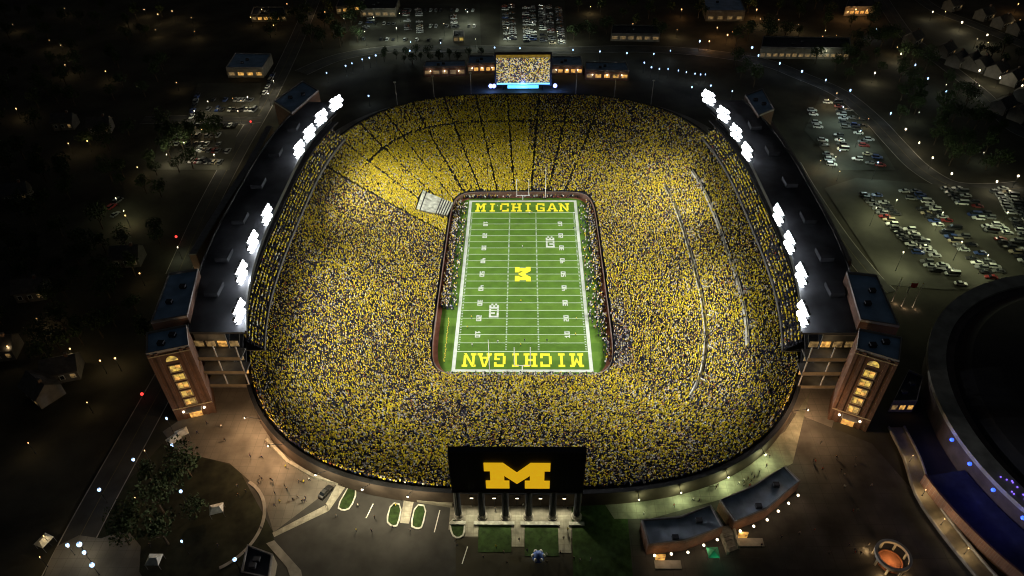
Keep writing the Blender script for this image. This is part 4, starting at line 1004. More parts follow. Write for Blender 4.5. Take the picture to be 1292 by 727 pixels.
lamp_posts([(217, 14), (199, 18), (330, 12), (316, 22), (345, 32), (362, 5), (390, 10), (82, 82), (133, 90), (20, 137), (110, 178), (173, 211), (135, 149), (86, 181), (12, 234), (22, 235), (176, 345), (158, 272), (46, 402), (88, 440), (145, 452), (9, 437), (126, 455)], LAMPY, WRM, 170, 'small warm lights scattered over the dark suburb at left', 'lights in the left suburb', r_=.33)
lamp_posts([(410, 15), (425, 30), (860, 12), (905, 35), (925, 40), (1070, 15), (1080, 12), (1094, 13), (955, 12), (1285, 5), (895, 52), (918, 44)], LAMPY, (1, .5, .18), 500, 'orange lights along the top edge of the view', 'orange lights at the top', r_=.5)
lamp_posts([(156, 266), (224, 312), (146, 250)], LAMPN, OLV, 300, 'greenish lights beside the dark road at left', 'greenish lights at left', r_=.3)
rq = random.Random(21)
def zone(n, u0, v0, u1, v1): return [(rq.uniform(u0, u1), rq.uniform(v0, v1)) for _ in range(n)]
lamp_posts(zone(9, 15, 8, 300, 70)+zone(7, 30, 480, 190, 720)+zone(6, 200, 100, 320, 215), LAMPY, WRM, 130, 'tiny amber lights in the left half beyond the stadium', 'tiny amber lights at left', r_=.2, h=5)
lamp_posts(zone(14, 730, 3, 1290, 60)+zone(6, 1030, 105, 1115, 225), LAMPY, WRM, 380, 'tiny amber lights in the right half beyond the stadium', 'tiny amber lights at right', r_=.22, h=5)
lamp_posts(zone(9, 900, 20, 1280, 200)+zone(5, 420, 10, 620, 50), LAMPN, (.85, 1, .8), 300, 'tiny pale green lights along the far ground', 'tiny pale green lights', r_=.2, h=6)
for u, v, lab in ((318, 160, 'red sign light beyond the far left car park'), (225, 306, 'red light by the road left of the stand'), (183, 505, 'red tail light on the road by the left tower')):
    t = thing('red_light', lab, 'light', P(u, v)); MB().tube((0, 0, 0), (0, 0, 2.6), .1).build('pole', DARKMETAL, t, world=False); MB().ball((0, 0, 2.9), .5, 8).build('lamp', LAMPR, t, world=False)
# blue stage lights on the outer wall tops, with their beams aimed at the sky
for k, (u, v) in enumerate(((344, 245), (342, 250), (339, 254), (357, 222), (353, 231), (984, 250), (986, 257), (969, 224), (973, 235))):
    q = P(u, v, 32); t = thing('blue_stage_light', f'{ordw(k % 5+1)} of the blue stage lights beyond the {"left" if k < 5 else "right"} stand', 'stage light', (q.x, q.y, ZG), 0, 'blue stage lights')
    MB().tube((0, 0, 0), (0, 0, 13.2), .3).build('mast', DARKMETAL, t, world=False); MB().box(-.7, .7, -.7, .7, 13.2, 13.5).build('base', DARKMETAL, t, world=False)
    MB().ball((0, 0, 14.1), .6, 8).build('lamp', LAMPDB if k in (3, 4, 7, 8) else LAMPB, t, world=False)
    lamp_light('stage_light', 'POINT', 220, (.15, .3, 1), (0, 0, 15.2), t, .3)

lamp_posts([(1168, 618), (1192, 655), (1222, 692), (1152, 575)], LAMPY, (1, .75, .4), 160, 'small warm lamps along the curved ramp', 'lamps on the curved ramp', h=3, r_=.2)
# ------------------------------------------------------------------ cars
PAINTS = [('white', (.7, .7, .68)), ('silver', (.42, .43, .44)), ('black', (.02, .02, .022)), ('grey', (.14, .145, .15)), ('dark red', (.2, .02, .02)), ('blue', (.03, .06, .2)), ('beige', (.4, .34, .24))]
PM = [(n_, mat('paint_'+n_.replace(' ', '_'), c_, .35, .05, 1, spec=.6)) for n_, c_ in PAINTS]
def car_meshes(kind):
    L = {'sedan': 4.7, 'suv': 4.9, 'van': 5.4}[kind]; W = 1.85; H = {'sedan': 1.45, 'suv': 1.8, 'van': 2.2}[kind]; h0 = .85 if kind == 'sedan' else 1.0
    st = [(-L/2, .72, .45, h0-.15), (-L/2+.25, .9, .28, h0-.02), (-L*.28, .93, .24, h0+.04), (0, .93, .24, h0+.03), (L*.2, .93, .24, h0+.02), (L/2-.5, .9, .26, h0-.1), (L/2-.1, .78, .32, h0-.22), (L/2, .68, .42, h0-.32)]
    b = MB(); vs = []
    for x, w, z0, z1 in st: vs += [(x, -w+.06, z0), (x, w-.06, z0), (x, w, (z0+z1)/2), (x, w-.1, z1), (x, -w+.1, z1), (x, -w, (z0+z1)/2)]
    n = 6; fs = [(j*n+k, j*n+(k+1) % n, (j+1)*n+(k+1) % n, (j+1)*n+k) for j in range(len(st)-1) for k in range(n)]; fs += [tuple(range(n-1, -1, -1)), tuple(range((len(st)-1)*n, len(st)*n))]
    b.add(vs, fs)
    xa, xb = {'sedan': (-L*.36, L*.2), 'suv': (-L*.48, L*.2), 'van': (-L*.48, L*.34)}[kind]
    xc, xd = {'sedan': (-L*.22, L*.04), 'suv': (-L*.42, L*.06), 'van': (-L*.46, L*.2)}[kind]
    zl = h0-.02; g = [(xa, -.82, zl), (xb, -.82, zl), (xb, .82, zl), (xa, .82, zl), (xc, -.66, H-.06), (xd, -.66, H-.06), (xd, .66, H-.06), (xc, .66, H-.06)]
    gl = MB().add(g, [(0, 1, 5, 4), (1, 2, 6, 5), (2, 3, 7, 6), (3, 0, 4, 7)])
    b.add([(x, y*1.02, z) for x, y, z in g[4:]]+[(x*.96, y*.9, H) for x, y, z in g[4:]], [(4, 5, 6, 7), (0, 1, 5, 4), (1, 2, 6, 5), (2, 3, 7, 6), (3, 0, 4, 7)])
    wh = MB().tube((0, -.1, 0), (0, .1, 0), .33, n=10); wpos = [(sx_*L*.3, sy_*.86, .33) for sx_ in (-1, 1) for sy_ in (-1, 1)]
    one = MB(); one.add(b.v, b.f, 0); one.add(gl.v, gl.f, 1)
    for p_ in wpos: one.add([(v[0]+p_[0], v[1]+p_[1], v[2]+p_[2]) for v in wh.v], wh.f, 2)
    return b.mesh(kind+'_body', PM[0][1]), gl.mesh(kind+'_windows', GLASS), wh.mesh('wheel', BLACK), wpos, one.mesh(kind, [PM[0][1], GLASS, BLACK])
CARS = {k: car_meshes(k) for k in ('sedan', 'suv', 'van')}
def place_car(x, y, rz, label_tail, group, parts=True, paint=None):
    kind = random.choices(['sedan', 'suv', 'van'], [5, 4, 1])[0]; pn, pm = random.choices(PM, [4, 3, 5, 4, 1, 1, 1])[0]; B, G_, Wm, wpos, one = CARS[kind]
    if paint: pn, pm = [q for q in PM if q[0] == paint][0]
    def setpaint(o):
        o.material_slots[0].link = 'OBJECT'; o.material_slots[0].material = pm
    kn = {'sedan': 'sedan', 'suv': 'SUV', 'van': 'van'}[kind]; lab = f'{pn} {kn}, {label_tail}'
    if parts:
        t = thing('parked_car', lab, 'car', (x, y, ZG+.06), rz, group); o = link('body', B, t); setpaint(o); link('windows', G_, t)
        for p_ in wpos: w = link('wheel', Wm, t); w.location = p_
    else:
        t = link('parked_car', one); setpaint(t); t.location = (x, y, ZG+.06); t.rotation_euler = (0, 0, rz); tag(t, lab, 'car', group)
    return t
NCAR = 0
def car_row(p0, p1, n, rz, where, group, dens=.8, parts=True, gap=None):
    """a parking row from p0 to p1 with n bays, some empty"""
    global NCAR
    k = 0; d = (p1-p0)
    for i in range(n):
        if random.random() > dens: continue
        k += 1; NCAR += 1; q = p0+d*((i+.5)/n)
        place_car(q.x+random.uniform(-.2, .2), q.y+random.uniform(-.15, .15), rz+random.uniform(-.05, .05)+(math.pi if random.random() < .5 else 0), f'{ordw(k)} from far end of {where}', group, parts)
rowd = Vector((8.6, -60.3, 0))
for j, (xo, ya, yb, dn, nm) in enumerate(((148.5, 33, -22, .85, 'first'), (153.7, 33, -30, .8, 'second'), (167, 36, -26, .78, 'third'), (172.2, 36, -28, .7, 'fourth'), (186, 38, -22, .8, 'fifth'), (191.2, 38, -20, .75, 'sixth'), (206, 38, -12, .75, 'seventh'), (211.2, 38, -8, .75, 'eighth'), (225, 38, -4, .5, 'ninth'))):
    a = Vector((xo+(33-ya)*.14, ya, 0)); b = Vector((xo+(33-yb)*.14, yb, 0))
    car_row(a, b, int((ya-yb)/2.75), R(-8), f'{nm} row right of the stadium', f'cars in the {nm} row at right', dn)
for j, (a, b, nm) in enumerate((((1043, 128), (1068, 205), 'first'), ((1055, 128), (1082, 205), 'second'), ((1070, 138), (1100, 210), 'third'), ((1084, 150), (1112, 212), 'fourth'))):
    car_row(P(*a), P(*b), 14, R(-10), f'{nm} row, small far right lot', f'cars in the far right lot, {nm} row', .6, False)
for j, (a, b, nm) in enumerate((((637, 8), (640, 57), 'first'), ((663, 8), (665, 57), 'second'), ((671, 8), (673, 57), 'third'), ((692, 8), (697, 57), 'fourth'))):
    car_row(P(*a), P(*b), 22, 0, f'{nm} row behind video scoreboard', f'cars behind the scoreboard, {nm} row', .7, False)
for j, (a, b, nm) in enumerate((((478, 12), (452, 48), 'first'), ((512, 14), (516, 48), 'second'), ((528, 12), (530, 46), 'third'), ((572, 20), (574, 44), 'fourth'))):
    car_row(P(*a), P(*b), 13, R(5), f'{nm} row, far left-centre lot', f'cars in the far left-centre lot, {nm} row', .6, False)
for j, (a, b, nm) in enumerate((((268, 127), (324, 127), 'first'), ((262, 139), (324, 140), 'second'), ((250, 120), (242, 150), 'roadside'), ((346, 92), (333, 122), 'hillside'), ((250, 190), (290, 192), 'third'), ((240, 204), (280, 206), 'fourth'))):
    car_row(P(*a), P(*b), 12, R(85), f'{nm} row, far left lots', f'cars in the far left lots, {nm} row', .65, False)
place_car(*P(411, 622)[:2], R(60), 'parked beside the slanting footpath', None, True, 'black')
for k, (u, v, lab) in enumerate(((142, 262, 'parked beside the dark road at left'), (150, 255, 'next to another car beside the dark road at left'), (146, 272, 'nearest on the dark road at left'), (262, 205, 'alone below the far left lots'))): place_car(*P(u, v)[:2], R(70), lab, None, False)

# more cars than can be told apart in the farthest lots: one mass
dc = MB(); rd = random.Random(5); mi_of = [0, 1, 2, 3, 4]
for (a, b, n, rz) in (((455, 14), (600, 14), 22, 85), ((452, 30), (500, 31), 8, 85), ((540, 34), (602, 34), 9, 85), ((448, 50), (560, 52), 15, 85), ((645, 6), (648, 57), 22, 0), ((683, 6), (686, 57), 22, 0), ((704, 8), (709, 57), 18, 0),
                      ((210, 172), (285, 172), 12, 85), ((206, 182), (280, 183), 10, 85), ((236, 158), (300, 159), 10, 85), ((1262, 246), (1292, 300), 12, -8), ((1276, 246), (1310, 300), 12, -8), ((1020, 128), (1050, 212), 15, -10)):
    p0, p1 = P(*a), P(*b)
    for i in range(n):
        if rd.random() > .72: continue
        me_ = CARS[rd.choice(['sedan', 'suv'])][4]; q = p0.lerp(p1, (i+.5)/n); M_ = Matrix.Translation((q.x, q.y, ZG+.06)) @ Matrix.Rotation(R(rz)+rd.uniform(-.05, .05), 4, 'Z'); pi_ = rd.choice([0, 1, 2, 2, 3])
        o_ = len(dc.v); dc.v += [tuple(M_ @ v.co) for v in me_.vertices]
        for p_ in me_.polygons: dc.f.append(tuple(o_+k for k in p_.vertices)); dc.mi.append(pi_ if p_.material_index == 0 else 3+p_.material_index)
tag(dc.build('distant_parked_cars', [PM[0][1], PM[1][1], PM[2][1], PM[3][1], GLASS, BLACK]), 'mass of parked cars filling the farthest lots around the stadium', 'cars', kind='stuff')
# ------------------------------------------------------------------ trees
def leaf_crown(seed, rx, rz, zc, n):
    rg = np.random.default_rng(seed); vs = []; fs = []; lobes = [(rg.uniform(-.55, .55)*rx, rg.uniform(-.55, .55)*rx, zc+rg.uniform(-.5, .6)*rz, rg.uniform(.38, .62)*rx) for _ in range(9)]
    for i in range(n):
        l = lobes[i % 9]; d = rg.normal(size=3); d /= np.linalg.norm(d); q = np.array(l[:3])+d*l[3]*rg.uniform(.6, 1.05)
        a = rg.normal(size=3); a /= np.linalg.norm(a); b = np.cross(a, rg.normal(size=3)); b /= np.linalg.norm(b); s = rg.uniform(.22, .5)
        o = len(vs); vs += [tuple(q-a*s), tuple(q+b*s*.6), tuple(q+a*s), tuple(q-b*s*.6)]; fs.append((o, o+1, o+2, o+3))
    me = bpy.data.meshes.new('crown'); me.from_pydata(vs, [], fs); me.materials.append(HEDGE); return me
def trunk_mesh(seed, h):
    rg = random.Random(seed); t = MB(); t.tube((0, 0, 0), (0, 0, h*.55), .3, .2, 7)
    for k in range(5):
        a = k*1.3+rg.random(); t.tube((0, 0, h*.4+k*.3), (math.cos(a)*h*.22, math.sin(a)*h*.22, h*.68+k*.25), .13, .04, 5)
    return t.mesh('trunk', BARK)
TREES = [(leaf_crown(k, rx, rz, zc, 520), trunk_mesh(k, zc)) for k, (rx, rz, zc) in enumerate(((3.6, 3.2, 6.2), (4.4, 3.6, 7.0), (3.0, 3.8, 6.6), (4.0, 2.8, 5.4)))]
AVOID = []
for o in bpy.data.objects:
    if o.parent is None and o.get('category') in ('building', 'house', 'car', 'arena', 'street lamp', 'wall', 'terrace', 'monument'): AVOID.append((o.location.x, o.location.y, {'building': 15, 'house': 8, 'car': 6, 'arena': 70, 'street lamp': 5, 'terrace': 12, 'monument': 8}.get(o['category'], 6)))
ROADPTS = []
for o in bpy.data.objects:
    if o.name.startswith(('road', 'curved_ramp', 'footpath')) and o.type == 'MESH' and o.parent is None: ROADPTS += [(v.co.x, v.co.y) for v in o.data.vertices]
ROADPTS = np.array(ROADPTS)
def tree_zone(n, box, phrase, group, seed):
    rg = random.Random(seed); objs = []; tries = 0
    while len(objs) < n and tries < 3000:
        tries += 1; u, v = rg.uniform(box[0], box[2]), rg.uniform(box[1], box[3]); q = P(u, v)
        if (abs(q.x)/112)**3+(abs(q.y)/132)**3 < 1 or any((q.x-x)**2+(q.y-y)**2 < r_*r_ for x, y, r_ in AVOID): continue
        if np.min(np.hypot(ROADPTS[:, 0]-q.x, ROADPTS[:, 1]-q.y)) < 8: continue
        cm_, tm_ = rg.choice(TREES); t = thing('tree', 'x', 'tree', q, rg.uniform(0, 6.28)); s = rg.uniform(.8, 1.35)*(.62 if seed in (4, 9) else 1); t.scale = (s, s, s*rg.uniform(.9, 1.15))
        link('crown', cm_, t); link('trunk', tm_, t); AVOID.append((q.x, q.y, 5)); objs.append(t)
    name_from_left(objs, phrase, group)
tree_zone(8, (130, 595, 250, 690), 'dark trees in the garden at lower left', 'trees at lower left', 1)
tree_zone(110, (0, 10, 215, 470), 'dark trees in the suburb at left', 'trees at left', 2)
tree_zone(24, (340, 5, 460, 62), 'dark trees along the far top left', 'trees at far top left', 3)
tree_zone(16, (480, 60, 620, 82), 'trees left behind the video scoreboard', 'trees behind the scoreboard, left', 4)
tree_zone(16, (720, 5, 900, 66), 'trees beyond the video scoreboard at right', 'trees beyond the scoreboard, right', 5)
tree_zone(45, (920, 5, 1160, 110), 'dark trees at far upper right', 'trees at far upper right', 6)
tree_zone(40, (1130, 60, 1290, 215), 'dark trees between car park road and houses', 'trees at right', 7)
tree_zone(14, (205, 150, 300, 220), 'trees around the far left car parks', 'trees at the far left lots', 8)
tree_zone(10, (1085, 500, 1140, 545), 'small dark trees beside the right tower', 'trees by the right tower', 9)

# ------------------------------------------------------------------ tunnel roof, goal posts, poles, flags
TARP2 = mat('worn_tarp', (.30, .30, .22), .9, .5, .5)
tn = thing('tunnel_canopy', 'white canopy with black stripes over the tunnel in the far left stand', 'canopy', (TUN[2].x, TUN[2].y, 0))
def tq(a, b):   # along the canopy from top (0) to field end (1)
    l0 = TUN[0].lerp(TUN[3], a); r0 = TUN[1].lerp(TUN[2], a); l1 = TUN[0].lerp(TUN[3], b); r1 = TUN[1].lerp(TUN[2], b); return [l0, r0, r1, l1]
def slab(q, th, name, material, parent, dz=0):
    vs = [v+Vector((0, 0, dz)) for v in q]+[v+Vector((0, 0, dz-th)) for v in q]
    return MB().add(vs, [(0, 1, 2, 3), (7, 6, 5, 4), (0, 4, 5, 1), (1, 5, 6, 2), (2, 6, 7, 3), (3, 7, 4, 0)]).build(name, material, parent)
slab(tq(0, .1), .3, 'end_band', TARP2, tn, .25); slab(tq(.1, .135), .3, 'gap', BLACK, tn); slab(tq(.135, .62), .3, 'tarp', TARP2, tn)
for k in range(5):
    a = .62+k*.076; slab(tq(a, a+.038), .3, 'dark_slat', BLACK, tn); slab(tq(a+.038, a+.076), .3, 'pale_slat', TARP2, tn, .1)
for i, j in ((0, 3), (1, 2)):
    a, b = TUN[i], TUN[j]; MB().add([a-Vector((0, 0, .3)), b-Vector((0, 0, .3)), Vector((b.x, b.y, 1)), Vector((a.x, a.y, 1))], [(0, 1, 2, 3)]).build('side_wall', CONCD, tn)
for s in (-1, 1):
    y = s*(HL+.9); t = thing('goal_post', 'white forked goal post at the near end of the field' if s < 0 else 'white forked goal post at the far end of the field', 'goal post', (0, y+s*1.2, 0))
    MB().tube((0, 0, 0), (0, 0, 2.4), .16).build('base_post', WHITE, t, world=False); MB().tube((0, 0, 2.4), (0, -s*1.2, 3.05), .14).build('neck', WHITE, t, world=False)
    MB().tube((-2.9, -s*1.2, 3.05), (2.9, -s*1.2, 3.05), .13).build('crossbar', WHITE, t, world=False)
    for x in (-2.85, 2.85): MB().tube((x, -s*1.2, 3.05), (x, -s*1.2, 12.2), .12).build('upright', WHITE, t, world=False)
for u, v, lab in ((618, 474, 'tall thin net pole left of the near goal post'), (688, 251, 'tall thin net pole right of the far goal post')):
    t = thing('net_pole', lab, 'pole', P(u, v, 0)); MB().tube((0, 0, 0), (0, 0, 18), .14, .1).build('pole', WHITE, t, world=False); MB().lathe([(.4, 0), (.4, .6), (.1, .7)], 10).build('base', BLACK, t, world=False)
pol = []
for u, v in ((500, 128), (547, 120), (594, 116), (727, 116), (776, 119), (823, 126)):
    q = P(u, v, ZR); t = thing('rim_pole', 'x', 'pole', (q.x, q.y+2.2, ZG)); MB().tube((0, 0, 0), (0, 0, 14.5), .22, .14).build('pole', CONC, t, world=False); MB().box(-.6, .6, -.2, .2, 14.3, 14.9).build('head', STEEL, t, world=False); pol.append(t)
name_from_left(pol, 'thin grey poles standing along the far rim', 'far rim poles')
pol = []
for u, v in ((800, 616), (835, 608), (868, 600), (902, 588), (930, 574), (953, 560)):
    q = P(u, v, ZG); t = thing('rim_pole', 'x', 'pole', q); MB().tube((0, 0, 0), (0, 0, 4.6), .25, .2).build('pole', DARKMETAL, t, world=False); MB().box(-.7, .7, -.3, .3, 4.4, 4.9).build('head', DARKMETAL, t, world=False); pol.append(t)
name_from_left(pol, 'short dark posts along the path under the right rim', 'posts under the right rim')
for k, (u, v) in enumerate(((1125, 381), (1137, 387), (1151, 388))):
    t = thing('flagpole', ['pale flagpole nearest the blue-roofed block', 'pale flagpole carrying a red flag by the car park', 'pale flagpole nearest the arena'][k], 'flagpole', P(u, v))
    MB().tube((0, 0, 0), (0, 0, 11), .13, .07).build('pole', WHITE, t, world=False); MB().ball((0, 0, 11.1), .16, 6).build('finial', YELLOWP, t, world=False)
    if k == 1:
        fl = MB(); N = 8; fl.add([(x*.35, .18*math.sin(x*1.1), z) for z in (9.0, 10.9) for x in range(N)], [(i, i+1, N+i+1, N+i) for i in range(N-1)]); fl.build('flag', mat('red_flag', (.5, .06, .04), .8, .2, 1), t, world=False)
    lamp_light('flagpole_light', 'POINT', 60, (1, .65, .4), (.8, -1.2, .6), t, .1)
q = P(679, 707); t = thing('inflatable_ball', 'blue and white inflatable ball on the near plaza', 'inflatable', (q.x, q.y, ZG)); MB().ball((0, 0, 1.7), 1.6, 14).build('ball', mat('ball_blue', (.06, .14, .5), .5, .2, 1), t, True, False)
for a in range(6): 
    b = MB().ball((1.35*math.cos(a*1.05), 1.35*math.sin(a*1.05), 2.3), .5, 8).build('white_patch', WHITE, t, True, False)
q = P(898, 703); t = thing('pop_up_tent', 'small green pop-up tent by the low brick buildings', 'tent', (q.x, q.y, ZG)); MB().add([(-1.5, -1.5, 2.2), (1.5, -1.5, 2.2), (1.5, 1.5, 2.2), (-1.5, 1.5, 2.2), (0, 0, 3.3)], [(0, 1, 4), (1, 2, 4), (2, 3, 4), (3, 0, 4)]).build('roof', mat('green_tent', (.03, .3, .16), .7, .2, 1), t, world=False)
for x in (-1.4, 1.4):
    for y in (-1.4, 1.4): MB().tube((x, y, 0), (x, y, 2.2), .05).build('leg', STEEL, t, world=False)
lamp_light('tent_light', 'POINT', 60, (.3, 1, .6), (.5, -2.6, 3.2), t, .2)
for k, (u, v, lab) in enumerate(((198, 712, 'pale vendor tent left of the bottom lamp'), (276, 648, 'white vendor stand in the dark round garden'), (232, 552, 'pale vendor tent near the left tower'), (222, 560, 'grey vendor tent near the left tower'), (60, 688, 'long pale banner stand at the bottom left'))):
    q = P(u, v); t = thing('vendor_tent', lab, 'tent', (q.x, q.y, ZG), .3*k); MB().add([(-1.8, -1.6, 2.3), (1.8, -1.6, 2.3), (1.8, 1.6, 2.3), (-1.8, 1.6, 2.3), (-.9, 0, 3.2), (.9, 0, 3.2)], [(0, 1, 5, 4), (1, 2, 5), (2, 3, 4, 5), (3, 0, 4)]).build('roof', WHITETARP, t, world=False)
    for x in (-1.7, 1.7):
        for y in (-1.5, 1.5): MB().tube((x, y, 0), (x, y, 2.3), .05).build('leg', STEEL, t, world=False)

# ------------------------------------------------------------------ people that can be told apart
SKIN = mat('skin', (.42, .26, .17), .6, .1, 3); HAIR = mat('hair', (.04, .025, .015), .8, .2, 3); TROU = mat('trousers', (.03, .035, .05), .9, .2, 3)
def person_mesh(name, legs, arms, lean=0):
    """one continuous body grown from a skeleton with a Skin modifier"""
    vs = [(0, 0, .95), (0, lean*.5, 1.2), (0, lean, 1.42), (0, lean*1.1, 1.52), (0, lean*1.1, 1.64), (0, lean*1.15+.01, 1.76)]; rad = [(.15, .11), (.15, .11), (.17, .10), (.055, .055), (.085, .10), (.06, .07)]
    ed = [(0, 1), (1, 2), (2, 3), (3, 4), (4, 5)]
    for s, (kx, ky, kz, fx, fy) in zip((-1, 1), legs):
        o = len(vs); vs += [(s*.10, 0, .88), (s*.11+kx, ky, kz), (s*.12+fx, fy, .09), (s*.13+fx, fy+.16, .04)]; rad += [(.095, .10), (.065, .07), (.045, .05), (.04, .03)]; ed += [(0, o), (o, o+1), (o+1, o+2), (o+2, o+3)]
    for s, (ex, ey, ez, hx, hy, hz) in zip((-1, 1), arms):
        o = len(vs); vs += [(s*.20, lean, 1.40), (s*(.20+ex), lean+ey, ez), (s*(.20+hx), lean+hy, hz), (s*(.2+hx*1.05), lean+hy*1.12+.02, hz-.07 if hz < 1.5 else hz+.08)]; rad += [(.065, .065), (.045, .045), (.033, .033), (.035, .02)]; ed += [(2, o), (o, o+1), (o+1, o+2), (o+2, o+3)]
    me = bpy.data.meshes.new(name); me.from_pydata(vs, ed, []); o = bpy.data.objects.new(name, me); col.objects.link(o)
    md = o.modifiers.new('skin', 'SKIN'); me_s = me.skin_vertices[0].data if me.skin_vertices else None
    if me_s is None:
        bpy.context.view_layer.objects.active = o; bpy.ops.mesh.customdata_skin_add(); me_s = me.skin_vertices[0].data
    for i, r_ in enumerate(rad): me_s[i].radius = r_; me_s[i].use_root = (i == 0)
    o.modifiers.new('sub', 'SUBSURF').levels = 1
    dg = bpy.context.evaluated_depsgraph_get(); dg.update(); ev = bpy.data.meshes.new_from_object(o.evaluated_get(dg)); bpy.data.objects.remove(o)
    ev.name = name; ev.materials.clear()
    for m_ in (WHITE, TROU, SKIN, HAIR): ev.materials.append(m_)
    mi = []
    for p_ in ev.polygons:
        c = p_.center; side = abs(c.x) > .2
        if c.z > 1.68 or (c.z > 1.58 and c.y < lean*1.1-.03): m_ = 3
        elif c.z > 1.47 and abs(c.x) < .13: m_ = 2
        elif side and (c.z < 1.05 or c.z > 1.5) and abs(c.x) > .22: m_ = 2
        elif c.z > .93: m_ = 0
        else: m_ = 1
        mi.append(m_)
    ev.polygons.foreach_set('material_index', mi); ev.polygons.foreach_set('use_smooth', [True]*len(mi)); return ev
STAND = person_mesh('standing_body', [(0, .02, .5, 0, 0), (0, .02, .5, 0, 0)], [(.05, 0, 1.12, .06, .08, .88)]*2)
WALK = person_mesh('walking_body', [(0, .22, .52, 0, .25), (0, -.05, .48, 0, -.32)], [(.05, -.12, 1.13, .05, -.14, .9), (.05, .1, 1.13, .05, .24, .95)], .05)
CHEER = person_mesh('cheering_body', [(0, .02, .5, -.05, 0), (0, .02, .5, .05, 0)], [(.14, .05, 1.55, .12, .05, 1.85)]*2)
SHIRTS = {'white': WHITE, 'yellow': YELLOWP, 'navy': mat('cloth_navy', (.012, .018, .06), .9, .2, 3), 'black': BLACK, 'grey': mat('cloth_grey', (.2, .2, .2), .9, .2, 3), 'red': mat('cloth_red', (.3, .04, .03), .9, .2, 3)}
def people(spots, z, phrase, group, cols_, meshes, facing=None):
    objs = []
    for x, y in spots:
        cn = random.choice(cols_); o = link('person', random.choice(meshes)); o.location = (x, y, z); o.rotation_euler = (0, 0, facing(x, y) if facing else random.uniform(0, 6.28)); s = random.uniform(.95, 1.06); o.scale = (s, s, s)
        o.material_slots[0].link = 'OBJECT'; o.material_slots[0].material = SHIRTS[cn]; o['category'] = 'person'; o['_c'] = cn; objs.append(o)
    for i, o in enumerate(sorted(objs, key=lambda q: (screen_u(q.location)))):
        cn = o['_c']; del o['_c']; tag(o, f'person in {cn}, {ordw(i+1)} from the left {phrase}', None, group)
rg = random.Random(3)
pl1 = [P(rg.uniform(285, 430), 0)[:2] for _ in range(0)]+[P(u, v)[:2] for u, v in [(rg.uniform(300, 420), rg.uniform(560, 640)) for _ in range(26)] if (v-480)/(u-250) > .72]+[P(u, v)[:2] for u, v in ((330, 535), (336, 541), (362, 566), (367, 568), (363, 571), (369, 574), (331, 606), (378, 609), (384, 610), (360, 615), (327, 612), (412, 640), (425, 653), (473, 655), (452, 640), (496, 668), (518, 671), (500, 640), (522, 629), (469, 672), (450, 671), (575, 684), (577, 690), (280, 540), (284, 557), (262, 536), (300, 615), (311, 622), (250, 548), (240, 560), (428, 612), (432, 614), (446, 615), (347, 640), (330, 668), (276, 690), (310, 700), (190, 690), (240, 640))]
people(pl1, ZG+.1, 'on the plaza left of the scoreboard', 'people on the left plaza', ['white', 'navy', 'black', 'grey', 'yellow', 'black'], [STAND, WALK, WALK])
pl2 = [P(u, v)[:2] for u, v in ((602, 633), (613, 634), (630, 632), (648, 627), (690, 634), (698, 632), (716, 643), (711, 681), (655, 683), (626, 692), (636, 699), (665, 697), (690, 702), (707, 700), (724, 707), (732, 709), (745, 708), (690, 712), (625, 645), (660, 640), (640, 712), (610, 705), (716, 670))]
people(pl2, ZG+.1, 'on the court around the scoreboard columns', 'people around the scoreboard', ['white', 'navy', 'black', 'grey', 'yellow'], [STAND, WALK, WALK])
pl3 = [P(u, v)[:2] for u, v in [(rg.uniform(1000, 1090), rg.uniform(575, 700)) for _ in range(18)]]+[P(u, v)[:2] for u, v in ((874, 632), (882, 634), (905, 614), (903, 617), (932, 612), (938, 608), (943, 606), (948, 600), (958, 596), (966, 590), (967, 576), (970, 578), (947, 609), (951, 604), (850, 640), (812, 650), (945, 615), (938, 614), (1035, 560), (1078, 590), (1098, 615), (1070, 690), (1085, 700), (1095, 690), (1110, 688), (960, 690), (985, 680))]
people(pl3, ZG+.1, 'on the plaza right of the scoreboard', 'people on the right plaza', ['white', 'navy', 'black', 'grey', 'red'], [STAND, WALK, WALK])
lf = [(-HW-1.2-abs(rg.gauss(0, 1.6))-(.8), rg.uniform(-18, 50)) for _ in range(40)]
people(lf, .05, 'along the left sideline', 'people on the left sideline', ['white', 'white', 'yellow', 'yellow', 'navy', 'black'], [STAND, WALK])
people([(-28.6+rg.uniform(-.2, .2), -29-k*.95) for k in range(25)], .05, 'in the left sideline row', 'yellow row by the near end zone', ['yellow'], [STAND, CHEER])
rt = [(HW+1.4+abs(rg.gauss(0, 2.0)), rg.uniform(-30, 48)) for _ in range(40)]
people(rt, .05, 'along the right sideline', 'people on the right sideline', ['white', 'white', 'white', 'navy', 'black', 'grey'], [STAND, WALK])
people([(rg.uniform(-24, 25), HL+2.2+rg.uniform(0, 1.6)) for _ in range(30)], .05, 'behind the far end line', 'people behind the far end line', ['white', 'navy', 'black', 'red'], [STAND])
people([(rg.uniform(-24, 25), -HL-2.0-rg.uniform(0, 1.8)) for _ in range(26)], .05, 'behind the near end line', 'people behind the near end line', ['white', 'navy', 'black', 'grey'], [STAND])
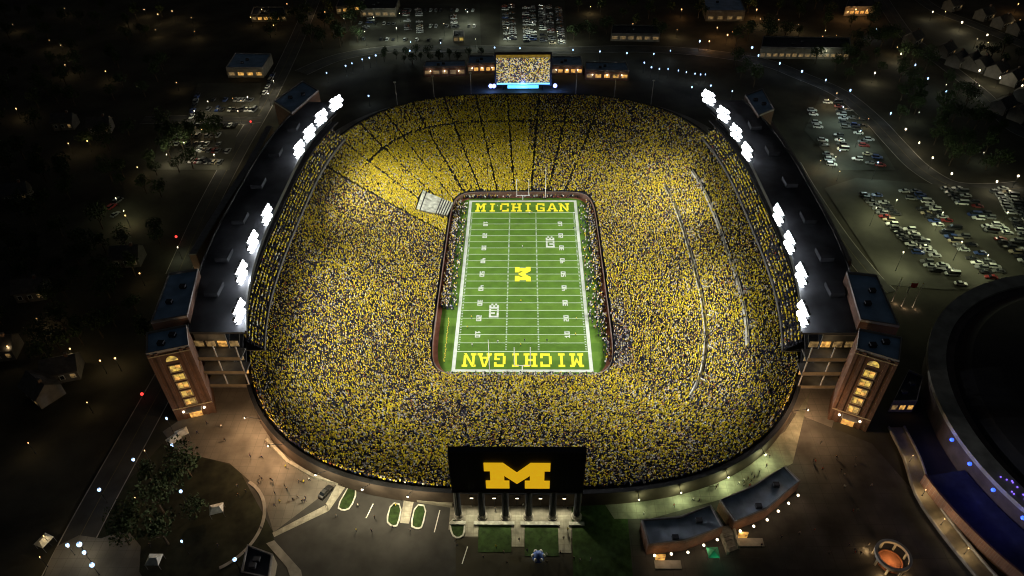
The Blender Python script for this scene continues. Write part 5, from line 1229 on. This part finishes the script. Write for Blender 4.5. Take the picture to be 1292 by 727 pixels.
fld = [P(u, v, 0)[:2] for u, v in ((596, 437), (628, 433), (662, 431), (657, 437), (690, 432), (726, 424), (727, 404), (657, 382), (659, 313), (668, 271), (671, 270), (628, 262), (724, 271), (724, 290), (590, 415), (595, 402), (697, 268), (633, 268))]
people(fld, .05, 'out on the playing field', 'people on the field', ['white', 'navy', 'white', 'yellow'], [STAND, WALK])

# dense knots of staff, players and band on the red apron
def apron_crowd():
    X, Y = [], []
    for sx_, y0, y1, nn_, x0, x1 in ((-1, -22, 57, 420, 29.6, 32.6), (1, -6, 55, 300, 30.2, 33.0), (1, -40, -12, 90, 28.5, 32.8), (1, -55, -36, 60, 30, 33), (-1, -24, 54, 170, 26.2, 30.2), (1, -34, 52, 190, 26.2, 30.6), (-1, -20, 55, 160, 30.2, 33), (1, -30, 53, 120, 30.5, 33.2)):
        X.append(sx_*rng.uniform(x0, x1, nn_)); Y.append(rng.uniform(y0, y1, nn_))
    X.append(rng.uniform(-30, -12, 110)); Y.append(rng.uniform(57.6, 59.2, 110)); X.append(rng.uniform(-10, 28, 60)); Y.append(rng.uniform(58, 59.3, 60))
    X.append(rng.uniform(-28, 30, 330)); Y.append(-rng.uniform(57.2, 59.4, 330))
    X = np.concatenate(X); Y = np.concatenate(Y); n = len(X)
    build_crowd('sideline_crowd', X, Y, np.full(n, .05), rng.uniform(0, 6.28, n), np.full(n, .10), .22, .03, 'dense knots of players and staff on the red apron round the field')
apron_crowd()


def club_crowd():
    X, Y, Z, A = [], [], [], []
    for sx_ in (-1, 1):
        for k in range(6):
            n = 235; y = np.linspace(-70, 68, n)+rng.normal(0, .12, n); keep = (rng.random(n) < .95) & (np.abs((y+70) % 13.8-6.9) > .7); y = y[keep]
            x = np.array([xfront(v) for v in y])-3+.9*k+.45; X.append(sx_*x+rng.normal(0, .1, len(y))); Y.append(y); Z.append(np.full(len(y), 26.5+.72*k)); A.append(np.full(len(y), math.pi/2*sx_+(math.pi/2 if False else 0)))
    X, Y, Z, A = map(np.concatenate, (X, Y, Z, A)); n = len(X)
    build_crowd('club_crowd', X, Y, Z, A, np.full(n, .42), .08, .15, 'rows of fans on the club terraces below the floodlights')
club_crowd()
